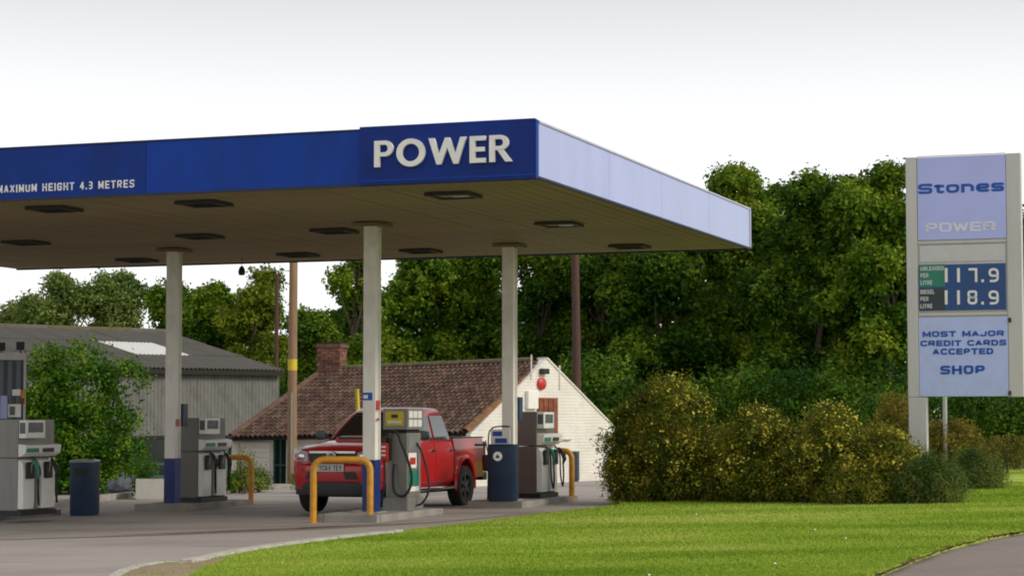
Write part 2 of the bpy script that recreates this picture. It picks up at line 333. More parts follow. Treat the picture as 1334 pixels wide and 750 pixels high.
def text_geom(mb, txt, x, z, h, wf, t, gap, fn, d0, d1):
    """strokes laid on plane fn(u,v,depth); returns advance"""
    for c in txt:
        if c == ' ': x += wf*h*.55+gap; continue
        gw, sts = GL[c]; w = gw*(wf*h-t)
        for kd, pl in sts:
            q = [Vector((x+t/2+p[0]*w, z+t/2+p[1]*(h-t), 0)) for p in pl]
            if kd == r_: q = round_poly(q, min(wf, 1)*h*.32)
            if kd == s_:
                for i in range(len(q)-1):
                    dv_ = (q[i+1]-q[i]).normalized(); nv = Vector((-dv_.y, dv_.x, 0))*t/2; axis = abs(dv_.x*dv_.y) < 1e-4
                    e0 = t*.5 if (i == 0 or axis) else t*.2; e1 = t*.5 if (i == len(q)-2 or axis) else t*.2
                    if not axis: e0 = min(e0, t*.2); e1 = min(e1, t*.2)
                    A = q[i]-dv_*e0; B = q[i+1]+dv_*e1; dd = d1*(1+.06*i) if d1 else d1
                    dd = d1+(d1-d0)*.06*i
                    mb.add([fn(p.x, p.y, h_) for h_ in (d0, dd) for p in (A+nv, B+nv, B-nv, A-nv)], [(0, 1, 2, 3), (7, 6, 5, 4), (0, 4, 5, 1), (1, 5, 6, 2), (2, 6, 7, 3), (3, 7, 4, 0)])
                continue
            n = len(q); L = []; Rr = []
            closed = (q[0]-q[-1]).length < 1e-6
            for i in range(n):
                a = q[i]-q[i-1] if i > 0 else (q[1]-q[0] if not closed else q[0]-q[-2])
                b = q[i+1]-q[i] if i < n-1 else (q[-1]-q[-2] if not closed else q[1]-q[0])
                a = a.normalized(); b = b.normalized(); na = Vector((-a.y, a.x, 0)); nb = Vector((-b.y, b.x, 0)); m = na+nb
                m = m/max(.55, m.length_squared/2) if m.length > .2 else na
                qq = q[i]
                if not closed and i == 0 and kd == s_: qq = q[i]-b*t*.5
                if not closed and i == n-1 and kd == s_: qq = q[i]+a*t*.5
                L.append(qq+m*t/2); Rr.append(qq-m*t/2)
            rings = [[fn(l.x, l.y, d0), fn(l.x, l.y, d1), fn(k.x, k.y, d1), fn(k.x, k.y, d0)] for l, k in zip(L, Rr)]
            mb.loft(rings)
        x += t+w+gap
    return x

def text_letters(parent, txt, x, z, h, wf, t, gap, fn, d0, d1, m, name='letter'):
    for c in txt:
        if c == ' ': x += wf*h*.55+gap; continue
        mb = MB(); x = text_geom(mb, c, x, z, h, wf, t, gap, fn, d0, d1); mb.build(name, m, parent)
# ------------------------------------------------------------------ foliage
def quads_mesh(name, V):                                    # V: (n,4,3)
    n = len(V); me = bpy.data.meshes.new(name)
    me.vertices.add(n*4); me.vertices.foreach_set('co', V.reshape(-1).astype(np.float32))
    me.loops.add(n*4); me.loops.foreach_set('vertex_index', np.arange(n*4, dtype=np.int32))
    me.polygons.add(n); me.polygons.foreach_set('loop_start', np.arange(0, n*4, 4, dtype=np.int32))
    me.update(calc_edges=True); return me
def unit(a): return a/np.maximum(np.linalg.norm(a, axis=-1, keepdims=True), 1e-9)
def leaves(P, N, S, asp=.55):
    n = len(P); T = unit(np.cross(N, rng.normal(size=(n, 3)))); B = np.cross(N, T); S = S[:, None]
    return np.stack([P-T*S*.5, P+B*S*asp*.5+N*S*.08, P+T*S*.5-N*S*.06, P-B*S*asp*.5+N*S*.08], axis=1)
def crown_points(blobs, n, thick=.4, cull=.62, flat=.75, per=1, spread=.2):
    C = np.array([b[0] for b in blobs], float); Rr = np.array([b[1] for b in blobs], float)
    if Rr.ndim == 1: Rr = np.stack([Rr, Rr, Rr*flat], 1)
    w = (Rr[:, 0]*Rr[:, 2])**1.0; w = w/w.sum(); nt_ = max(1, n//per); k = rng.choice(len(C), size=nt_, p=w)
    D = unit(rng.normal(size=(nt_, 3))); D[:, 2] = np.where((D[:, 2] < -.35) & (rng.random(nt_) < .6), -D[:, 2], D[:, 2])
    lump = .13*np.sin(D[:, 0]*5+k*1.3)*np.sin(D[:, 2]*6+k*.7)+.09*np.sin(D[:, 1]*9+D[:, 2]*7+k)
    rad = 1+lump-thick*rng.random(nt_)**1.4+rng.normal(size=nt_)*.07+(rng.random(nt_) < .05)*rng.random(nt_)*.2
    P = C[k]+D*Rr[k]*rad[:, None]
    keep = np.ones(nt_, bool)
    for i in range(len(C)):
        q = (P-C[i])/Rr[i]; keep &= ~((np.einsum('ij,ij->i', q, q) < cull*cull) & (k != i))
    P, D = P[keep], D[keep]
    if per > 1:                                             # every twig carries a spray of leaves
        ax = unit(D+rng.normal(size=D.shape)*.5+np.array([0, 0, .25])); P = np.repeat(P, per, 0); D = np.repeat(D, per, 0); ax = np.repeat(ax, per, 0)
        P = P+ax*(rng.uniform(-.6, 1.5, len(P))*spread)[:, None]+rng.normal(size=P.shape)*spread*.55
    N = unit(D*.8+rng.normal(size=D.shape)*.75+np.array([0, 0, .45]))
    return P, N
def limb(mb, a, b, r0, r1, n=6, seg=4, wob=.08):
    a = Vector(a); b = Vector(b); L = (b-a).length; pts = []
    for i in range(seg+1):
        t = i/seg; p = a.lerp(b, t)
        if 0 < i < seg: p += Vector(rng.normal(size=3)*wob*L*.5)
        pts.append(p)
    mb.tube(pts, [r0+(r1-r0)*i/seg for i in range(seg+1)], n)
def tree(px, pytop, hw_px, Y, material, label, group, n=24000, leaf=.19, zb=.9, dense=1., k=24, loose=0.):
    top = at(px, pytop, Y); H = top.z; hw = hw_px*Y/FPX; base = Vector((top.x, Y, gz(top.x)-.05))
    o = empty('tree', base, 0, label, 'tree', group)
    H -= base.z; blobs = []
    ch = (H-zb)/2; cz = zb+ch
    hw *= 1.16; k = int(k*max(1., ch/hw)*.62)
    for i in range(k):
        tt = (i+rng.random())/k; prof = max(.12, math.sin(PI*min(.97, .1+.9*tt**1.25)))**.55; an = rng.uniform(0, 2*PI); rr = rng.random()**.5
        br = hw*rng.uniform(.25, .46)*(1-loose*.25)*(.75 if tt > .85 else 1)
        z = zb+tt*2*ch; blobs.append(((math.cos(an)*rr*hw*.82*prof, math.sin(an)*rr*hw*.82*prof, min(z, zb+2*ch-br*rng.uniform(.75, 1.3))), br))
    for i in range(int(k*1.6)):
        c0, r0 = blobs[rng.integers(k)]; d = unit(rng.normal(size=3)); d[2] = abs(d[2])*.8 if rng.random() < .6 else d[2]; r1 = r0*rng.uniform(.25, .5)
        blobs.append(((c0[0]+d[0]*r0*.92, c0[1]+d[1]*r0*.92, c0[2]+d[2]*r0*.8), r1))
    P, N = crown_points(blobs, int(n*2.0*dense), .5, .55, .8, 12, .19)
    me = quads_mesh('crown', leaves(P, N, leaf*rng.uniform(.6, 1.35, len(P)), .6))
    link('crown', me, material, o)
    t = MB(); limb(t, (0, 0, 0), (hw*.05, 0, H*.62), max(.12, H*.022), .06, 8, 5, .03)
    for i in range(0, len(blobs), 3):
        c = blobs[i][0]; z0 = min(H*.55, max(.6, c[2]*.6)); limb(t, (hw*.03, 0, z0), c, .07, .02, 5, 3, .1)
    t.build('trunk', m_bark, o, smooth=True)
    return o
def shrub(name, c, blobs, n, leaf, material, label, group=None, asp=.5, thick=.4, flower=None, nf=0, fs=.05, stems=8, up=.35, cull=.7):
    o = empty(name, c, 0, label, 'shrub', group)
    P, N = crown_points(blobs, n, thick, cull, .85, 8, leaf*1.6)
    ok = P[:, 2] > .01; P, N = P[ok], N[ok]
    link('foliage', quads_mesh('foliage', leaves(P, N, leaf*rng.uniform(.6, 1.4, len(P)), asp)), material, o)
    if flower:
        P, N = crown_points(blobs, nf*5, -.10, .98, .85, 4, .05); ok = (P[:, 2] > .15) & (P[:, 1] < .6); ix = rng.permutation(len(P)); P, N, ok = P[ix], N[ix], ok[ix]; P, N = P[ok][:nf], N[ok][:nf]
        # gather the flowers into loose sprays
        keep = (np.sin(P[:, 0]*3.1)+np.sin(P[:, 2]*4.3+P[:, 1]*3)+rng.normal(size=len(P))*.8) > -.2
        P, N = P[keep], N[keep]
        link('flowers', quads_mesh('flowers', leaves(P, unit(N+np.array([0, -.4, .2])), fs*rng.uniform(.6, 1.3, len(P)), .95)), flower, o)['kind'] = 'stuff'
    t = MB()
    for i in range(stems):
        b = blobs[rng.integers(len(blobs))][0]
        limb(t, (b[0]*.6+rng.normal()*.05, b[1]*.6, -.03), b, .03, .008, 5, 3)
    t.build('stems', m_bark, o)['kind'] = 'stuff'; return o

# ================================================================== SETTING
W_ = 1500
gm = MB()
xs = [-W_, -30, 30, W_]; ys = [-300, W_]
gm.add([(x, y, gz(x)-.035) for y in ys for x in xs], [(i, i+1, i+5, i+4) for i in range(3)])
tag(gm.build('ground', m_field), kind='structure')
flat_sheet('road', [(-30, 1), (30, 1), (30, 59), (-30, 59)], m_tarmac, 0)
# concrete forecourt behind a flush edging strip
edge_px = [(-420, 716), (-150, 709), (0, 702), (120, 698.5), (240, 695), (400, 689), (560, 680), (700, 668), (800, 658)]
front = [G(*p) for p in edge_px]
flat_sheet('forecourt', [(p.x, p.y) for p in front]+[(4.5, 44), (4.5, 57.5), (-29, 57.5), (-29, front[0].y)], m_concrete, .004)
st = [(p.x, p.y) for p in front]+[(p.x+.0, p.y-.22) for p in reversed(front)]
flat_sheet('edging_strip', st, m_edging, .008)

LZ = .055
lawn_px = [(120, 790), (142, 762), (160, 750), (191, 740), (214, 737.2), (242, 737.5), (300, 726), (350, 717.5), (400, 710.5), (470, 702), (520, 696.5), (600, 686.8), (700, 674), (770, 665.5), (810, 660)]
right_px = [(1560, 650), (1420, 676), (1334, 695), (1290, 703), (1235, 717), (1190, 733), (1145, 752), (1090, 778), (1000, 830), (850, 900), (400, 900), (180, 850)]
lawn = [G(*p) for p in lawn_px]+[Vector((1.9, 41.5, 0)), Vector((3.2, 46, 0)), Vector((4.4, 52, 0)), Vector((5.0, 58, 0)), Vector((40, 58, 0)), Vector((40, 44, 0))]+[G(*p) for p in right_px]
lawn2 = [(p.x, p.y) for p in lawn]

m_lawn = bpy.data.materials.new('lawn'); m_lawn.use_nodes = True
def build_lawn_mat(m):
    t = m.node_tree; n = t.nodes; b = n['Principled BSDF']; tc = n.new('ShaderNodeTexCoord')
    mp = n.new('ShaderNodeMapping'); mp.inputs['Rotation'].default_value = (0, 0, -.45); mp.inputs['Scale'].default_value = (.32, .8, 1)
    t.links.new(tc.outputs['Object'], mp.inputs['Vector'])
    a = n.new('ShaderNodeTexNoise'); a.inputs['Scale'].default_value = .55; a.inputs['Detail'].default_value = 6; t.links.new(mp.outputs[0], a.inputs['Vector'])
    c = n.new('ShaderNodeTexNoise'); c.inputs['Scale'].default_value = 22; c.inputs['Detail'].default_value = 4; t.links.new(tc.outputs['Object'], c.inputs['Vector'])
    ge = n.new('ShaderNodeNewGeometry')
    rp = n.new('ShaderNodeValToRGB'); el = rp.color_ramp.elements
    el[0].position = .3; el[0].color = (.165, .275, .026, 1); el[1].position = .72; el[1].color = (.44, .49, .12, 1)
    e = el.new(.5); e.color = (.275, .385, .045, 1)
    mx = n.new('ShaderNodeMath'); mx.operation = 'MULTIPLY_ADD'; mx.inputs[1].default_value = .22
    t.links.new(c.outputs['Fac'], mx.inputs[0])
    m2 = n.new('ShaderNodeMath'); m2.operation = 'MULTIPLY_ADD'; m2.inputs[1].default_value = .10; m2.inputs[2].default_value = -.16
    t.links.new(ge.outputs['Random Per Island'], m2.inputs[0])
    m3 = n.new('ShaderNodeMath'); m3.operation = 'ADD'; t.links.new(a.outputs['Fac'], m3.inputs[0]); t.links.new(m2.outputs[0], m3.inputs[1])
    t.links.new(m3.outputs[0], mx.inputs[2]); t.links.new(mx.outputs[0], rp.inputs['Fac'])
    t.links.new(rp.outputs['Color'], b.inputs['Base Color']); b.inputs['Roughness'].default_value = .8; b.inputs['Specular IOR Level'].default_value = .04
    bp = n.new('ShaderNodeBump'); bp.inputs['Strength'].default_value = .5; bp.inputs['Distance'].default_value = .02
    t.links.new(c.outputs['Fac'], bp.inputs['Height']); t.links.new(bp.outputs[0], b.inputs['Normal'])
build_lawn_mat(m_lawn)
flat_sheet('lawn', lawn2, m_lawn, LZ, skirt=.1)
# worn earth at the tip of the lawn and along the path edge
dirt = [G(p[0], p[1]) for p in [(150, 757), (164, 750), (193, 741), (216, 738.4), (242, 739), (285, 733), (300, 733), (262, 747), (235, 765), (150, 800), (122, 790)]]
flat_sheet('worn_earth', [(p.x, p.y) for p in dirt], m_dirt, LZ+.006)
pe = smooth_line([G(*p) for p in [(1420, 676), (1334, 695), (1290, 703), (1235, 717), (1190, 733), (1145, 752), (1090, 778)]], 22)
so_ = MB(); pw_ = [max(.0, random.gauss(.06, .035)) for i in range(len(pe))]; px_ = [max(.0, random.gauss(.05, .03)) for i in range(len(pe))]
for i in range(len(pe)-1):
    a, b = pe[i], pe[i+1]; w0 = pw_[i]; w1 = pw_[i+1]
    nrm = Vector((b.y-a.y, -(b.x-a.x), 0)).normalized()
    so_.add([(a.x-nrm.x*w0, a.y-nrm.y*w0, gz(a.x)+LZ+.006), (b.x-nrm.x*w1, b.y-nrm.y*w1, gz(b.x)+LZ+.006), (b.x+nrm.x*px_[i+1], b.y+nrm.y*px_[i+1], gz(b.x)+.012), (a.x+nrm.x*px_[i], a.y+nrm.y*px_[i], gz(a.x)+.012)], [(0, 1, 2, 3)])
tag(so_.build('soil_margin', m_soil), kind='structure')
pth = [G(*p) for p in right_px[:9]]
flat_sheet('footpath', [(p.x, p.y) for p in pth]+[(pth[-1].x, 8), (29, 8), (29, pth[0].y)], m_path, .004)

# mown grass
def inside(px, py, poly):
    n = len(poly); c = np.zeros(len(px), bool); j = n-1
    for i in range(n):
        xi, yi = poly[i]; xj, yj = poly[j]
        c ^= ((yi > py) != (yj > py)) & (px < (xj-xi)*(py-yi)/(yj-yi+1e-12)+xi); j = i
    return c
N0 = 900000
Yg = 19.5+(46-19.5)*rng.random(N0)**1.7; Xg = (rng.random(N0)*2-1)*Yg*.262
ok = inside(Xg, Yg, lawn2); Xg, Yg = Xg[ok], Yg[ok]
dpoly = [(p.x, p.y) for p in dirt]; ok = ~(inside(Xg, Yg, dpoly) & (rng.random(len(Xg)) < .97)); Xg, Yg = Xg[ok], Yg[ok]
n = len(Xg); zg = SLOPE*Xg+LZ; ang = rng.random(n)*6.283; hg = rng.uniform(.012, .032, n); wg = rng.uniform(.006, .013, n)
ca, sa = np.cos(ang), np.sin(ang); lx, ly = rng.normal(size=n)*.012, rng.normal(size=n)*.012
V = np.stack([np.stack([Xg-ca*wg, Yg-sa*wg, zg-.002], 1), np.stack([Xg+ca*wg, Yg+sa*wg, zg-.002], 1), np.stack([Xg+lx, Yg+ly, zg+hg], 1)], 1)
gme = bpy.data.meshes.new('grass'); gme.vertices.add(n*3); gme.vertices.foreach_set('co', V.reshape(-1).astype(np.float32))
gme.loops.add(n*3); gme.loops.foreach_set('vertex_index', np.arange(n*3, dtype=np.int32)); gme.polygons.add(n); gme.polygons.foreach_set('loop_start', np.arange(0, n*3, 3, dtype=np.int32)); gme.update(calc_edges=True)
tag(link('grass', gme, m_lawn), 'short mown bright green grass covering the lawn', 'grass', kind='stuff')

# kerbs: one stone after another
def kerb_run(pts, length, w, h, material, off=0., jitter=.004, gap=.012):
    o = empty('kerb', (0, 0, 0), kind='structure')
    P = smooth_line(pts, 10); d = [0]
    for i in range(1, len(P)): d.append(d[-1]+(P[i]-P[i-1]).length)
    def q(s):
        s = max(0, min(d[-1], s))
        for i in range(1, len(P)):
            if d[i] >= s: return P[i-1].lerp(P[i], (s-d[i-1])/max(1e-6, d[i]-d[i-1]))
        return P[-1]
    s = 0; me = MB().box(-.5, .5, -.5, .5, 0, 1).mesh('kerb_stone', .02)
    while s < d[-1]-.1:
        a, b = q(s), q(min(s+length, d[-1])); L = (b-a).length-gap; m = (a+b)/2
        k = link('kerb_stone', me, material, o); k.scale = (L, w, h+.1); k.location = (m.x, m.y, gz(m.x)-.1+random.uniform(-jitter, jitter)); k.rotation_euler = (random.uniform(-.02, .02), -math.atan(SLOPE)*0, math.atan2(b.y-a.y, b.x-a.x)+random.uniform(-.01, .01))
        s += length
    return o
kerb_run([G(*p) for p in [(242, 739.5), (300, 727.5), (350, 719), (400, 712), (470, 703.5), (520, 698)]], .75, .15, .10, m_kerb)
kerb_run([G(*p) for p in [(140, 766), (158, 752), (190, 741.5), (216, 738.5), (240, 739)]], .6, .12, .075, m_kerb)
kerb_run([G(*p) for p in [(60, 661), (100, 657.5), (140, 651.5), (170, 648.5), (186, 646.5)]], .9, .15, .14, m_kerb)
kerb_run([G(*p) for p in [(262, 640), (300, 638.5), (340, 637.5), (388, 636.5), (430, 636)]], .9, .15, .13, m_kerb)

# ================================================================== CANOPY
HS = 4.95; CW, CD, FH = 16.6, 12.72, .785
C0 = Vector((.349, 28.37, 0))
def clocal(p): q = p-C0; return Vector((q.dot(AX), q.dot(AY), p.z))
def on_front(px, py, y=0): return clocal(hit(px, py, C0+AY*y, AY))
def on_soffit(px, py): return clocal(hit(px, py, Vector((0, 0, HS)), Vector((0, 0, 1))))
canopy = empty('canopy', C0, RZ, 'flat petrol station canopy with blue front, pale lavender side and cream columns', 'canopy')
x190 = on_front(190, 220).x; xP = on_front(470, 205).x
# roof deck and trays
MB().box(-CW+.06, -.06, .06, CD-.06, HS+.05, HS+.60).build('roof_deck', m_void, canopy)
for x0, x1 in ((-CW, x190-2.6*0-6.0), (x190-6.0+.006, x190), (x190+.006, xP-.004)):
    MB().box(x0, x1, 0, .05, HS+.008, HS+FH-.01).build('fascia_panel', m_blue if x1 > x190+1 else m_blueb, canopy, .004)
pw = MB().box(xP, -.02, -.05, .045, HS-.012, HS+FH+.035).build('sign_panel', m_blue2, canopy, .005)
MB().box(xP+.005, -.025, -.058, -.052, HS+.03, HS+.055).build('panel_trim', m_blue, pw)
MB().box(-.018, .006, -.055, .05, HS-.005, HS+FH+.02).build('corner_trim', m_blue, canopy, .006)
# side fascia split into its sheets
ysp = [0.0]
for px in (794, 862, 923): ysp.append(clocal(hit(px, 230, C0, AX)).y)
ysp.append(CD)
for a, b in zip(ysp[:-1], ysp[1:]):
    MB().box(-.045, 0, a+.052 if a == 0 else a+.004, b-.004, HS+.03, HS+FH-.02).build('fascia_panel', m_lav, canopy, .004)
MB().box(-.05, .018, .052, CD+.01, HS+FH-.02, HS+FH+.012).build('top_trim', m_trim, canopy, .004)
MB().box(-.05, .012, .052, CD+.01, HS-.004, HS+.028).build('bottom_trim', m_edge_dark, canopy, .003)
MB().box(-.04, .02, CD-.05, CD+.02, HS+.03, HS+FH-.022).build('corner_trim', m_trim, canopy, .004)
MB().box(-CW, -.05, -.012, .05, HS+FH-.01, HS+FH+.012).build('top_trim', m_edge_dark, canopy, .003)
MB().box(-CW, -.02, -.006, .05, HS-.02, HS+.008).build('bottom_trim', m_edge_dark, canopy, .003)
for a, b in ((-CW, -11.2), (-11.196, -5.6), (-5.596, -.05)):
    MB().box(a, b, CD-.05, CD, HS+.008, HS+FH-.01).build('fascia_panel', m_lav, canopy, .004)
MB().box(-CW, -CW+.045, .05, CD-.05, HS+.008, HS+FH-.01).build('fascia_panel', m_blue, canopy, .004)
MB().box(-CW, -.02, CD-.05, CD+.004, HS-.02, HS+.006).build('bottom_trim', m_edge_dark, canopy, .003)
# soffit boards
nb = 72; bw = (CW-.12)/nb
sme = MB().box(0, bw-.012, .05, CD-.05, HS+.012, HS+.045).mesh('soffit_board', .003, seg=1)
for i in range(nb):
    link('soffit_board', sme, m_soffit, canopy, (-CW+.06+i*bw, 0, random.uniform(-.003, .003)))
# POWER lettering, each letter a solid block
def ring_pts(cx, cz, rx, rz, a0, a1, n=20): return [(cx+rx*math.cos(a0+(a1-a0)*i/n), cz+rz*math.sin(a0+(a1-a0)*i/n)) for i in range(n+1)]
PI = math.pi
def letter_polys(c):
    if c == 'P':
        out = ring_pts(.40, .70, .30, .30, -PI/2, PI/2); inn = ring_pts(.38, .70, .13, .145, PI/2, -PI/2)
        return [[(0, 0), (.2, 0), (.2, 1), (0, 1)], [(.2, .40)]+out+[(.2, 1), (.2, .845)]+inn+[(.2, .555)]], .70
    if c == 'R':
        out = ring_pts(.40, .72, .29, .28, -PI/2, PI/2); inn = ring_pts(.38, .72, .12, .13, PI/2, -PI/2)
        return [[(0, 0), (.2, 0), (.2, 1), (0, 1)], [(.2, .44)]+out+[(.2, 1), (.2, .85)]+inn+[(.2, .59)], [(.28, .46), (.48, .47), (.82, 0), (.58, 0)]], .82
    if c == 'E': return [[(0, 0), (.58, 0), (.58, .17), (.2, .17), (.2, .42), (.54, .42), (.54, .585), (.2, .585), (.2, .83), (.57, .83), (.57, 1), (0, 1)]], .58
    if c == 'W': return [[(0, 1), (.30, 0), (.46, 0), (.69, .62), (.92, 0), (1.08, 0), (1.38, 1), (1.17, 1), (.99, .40), (.77, 1), (.61, 1), (.39, .40), (.21, 1)]], 1.38
    if c == 'O':
        o1 = ring_pts(.53, .5, .53, .53, -PI/2, PI/2, 24); i1 = ring_pts(.53, .5, .32, .335, PI/2, -PI/2, 24)
        o2 = ring_pts(.53, .5, .53, .53, PI/2, 1.5*PI, 24); i2 = ring_pts(.53, .5, .32, .335, 1.5*PI, PI/2, 24)
        return [o1+i1, o2+i2], 1.06
xa = on_front(491, 200).x; xb = on_front(670, 195).x; zc0 = on_front(491, 219).z; zc1 = on_front(491, 185).z
hl = zc1-zc0; names = 'POWER'; tot = sum(letter_polys(c)[1] for c in names); g = .13
scx = (xb-xa)/(tot+g*4); x = xa
for c in names:
    polys, wd = letter_polys(c); m = MB()
    for p in polys: m.prism(p, -.055, -.10, lambda u, v, h, x=x: (x+u*scx, h, zc0+v*hl))
    m.build('letter', m_letter, pw); x += (wd+g)*scx
# height warning
zt = on_front(88, 242.8).z; hh = on_front(100, 237).z-on_front(100, 247).z
t = MB(); txt = 'MAXIMUM HEIGHT 4.3 METRES'; x1 = on_front(175, 240).x; x0 = on_front(-3, 240).x
gap = .03; th = hh*.17; wf = .8
for _ in range(30):
    wtot = text_width(txt, hh, wf, th, gap); wf *= ((x1-x0)/wtot)**.8
text_letters(canopy, txt, x0, zt-hh*.5, hh, wf, th, gap, lambda u, v, d: (u, d, v), 0.0, -.006, m_letter)
# recessed lamps
for i, (px, py, dark) in enumerate([(70, 271, 1), (265, 264, 1), (435, 300, 1), (590, 253, 0), (260, 307, 1), (33, 315, 1), (178, 338, 1), (388, 331, 1), (548, 326, 1), (728, 291, 0), (820, 320, 1)]):
    p = on_soffit(px, py); k = empty('canopy_lamp', (p.x, p.y, HS), R(45)*0); k.parent = canopy
    f = MB()
    for a in (-1, 1):
        f.box(-.34, .34, a*.30-.04*(a > 0)-.0*(a < 0), a*.30+.04, -.045, .004); f.box(a*.30-.02, a*.30+.04, -.26, .26, -.045, .004)
    f.build('lamp_frame', m_louvre, k)
    MB().box(-.29, .29, -.29, .29, -.02, .002).build('lamp_cover', m_louvre if dark else m_soffit, k)
    if dark:
        for j in range(5): MB().box(-.28, .28, -.24+j*.12-.012, -.24+j*.12+.012, -.04, -.021).build('louvre_blade', m_void, k)
    else: MB().box(.02, .27, -.1, .02, -.05, -.021).build('lamp_tube', m_steel, k, .01)
# columns
COLS = {}
def column(key, px, Y):
    P = at(px, 375, Y); P.z = gz(P.x); q = clocal(P); COLS[key] = P
    c = empty('column', (q.x, q.y, P.z)); c.parent = canopy; H = HS-P.z
    s = .115
    m = MB().box(-s, s, -s, -s+.02, 1.0, H).box(-s, s, s-.02, s, 1.0, H).box(-.08, .08, -s+.02, s-.02, 1.0, H)
    m.build('shaft', m_column, c, .006, seg=1)
    MB().box(-s-.004, s+.004, -s-.004, s+.004, .05, 1.0).build('blue_base', m_colblue, c, .008)
    MB().box(-.26, .26, -.26, .26, H-.06, H-.003).build('head_plate', m_soffit, c, .004)
    MB().box(-.2, .2, -.2, .2, .03, .14).build('foot', m_island, c, .02)
    return c
cB = column('B', 485, 35.05); cC = column('C', 664, 39.3); cA = column('A', 227, 40.4); cD = column('D', -70, 36.6)
lb = MB().box(-.118, .06, -.122, -.1155, 2.00, 2.13).build('notice', m_signblue, cB); MB().box(-.10, -.02, -.125, -.1222, 2.03, 2.09).build('print', m_letter, lb)
MB().box(.1155, .119, -.09, .08, 1.84, 2.0).build('sticker', m_red, cB); MB().box(.1155, .119, -.05, .05, 1.66, 1.70).build('sticker', m_red, cB)
MB().box(.1155, .119, -.05, .05, 1.62, 1.76).build('sticker', m_red, cA)
for c in (cA, cC): MB().box(.05, .15, .13, .33, 1.62, 2.06).build('call_box', m_navy, c, .012)

# small camera hanging from the rear edge
p = at(315, 344, 41.5); hc = empty('hanging_lamp', (p.x, p.y, p.z), 0, 'small black lamp hanging from a wire under the canopy rear edge', 'lamp')
MB().tube([(0, 0, .12), (0, 0, -.04)], .006, 6).build('wire', m_black, hc)
MB().lathe([(.012, -.03), (.05, -.07), (.075, -.15), (.06, -.22), (.0, -.23)], 12).build('lamp_shade', m_black, hc, smooth=True)

# ================================================================== ISLANDS, PUMPS, BARRIERS, BINS
def island(key, y0, y1, w, label):
    P = COLS[key]; o = empty('pump_island', (P.x, P.y, P.z), RZ, label, 'island', 'concrete pump islands')
    MB().box(-w+.13, w-.13, y0+.13, y1-.13, -.05, .125).build('slab', m_island, o)
    km = MB().box(0, 1, 0, .13, -.05, .13).mesh('kerb_stone', .02)
    def run(a, b, z):
        a = a+(b-a).normalized()*.132; L = (b-a).length; k = max(1, round(L/.75)); d = (b-a)/k
        for i in range(k):
            p = a+d*i; q = link('kerb_stone', km, m_island, o, (p.x, p.y, random.uniform(-.004, .004)), (0, 0, math.atan2(d.y, d.x))); q.scale = (d.length-.01, 1, 1)
    run(Vector((-w, y0)), Vector((w, y0)), 0); run(Vector((w, y0)), Vector((w, y1)), 0); run(Vector((w, y1)), Vector((-w, y1)), 0); run(Vector((-w, y1)), Vector((-w, y0)), 0)
    return o
island('B', -1.0, 1.9, .55, 'stained concrete island under the pump with yellow label panel')
island('C', -.8, 2.5, .55, 'concrete island under the blue bin and brown sided pump')
island('A', -.5, 2.3, .55, 'concrete island under the grey pump beside the left column')
island('D', -.6, 2.9, .6, 'concrete island under the fuel pump at the left picture edge')

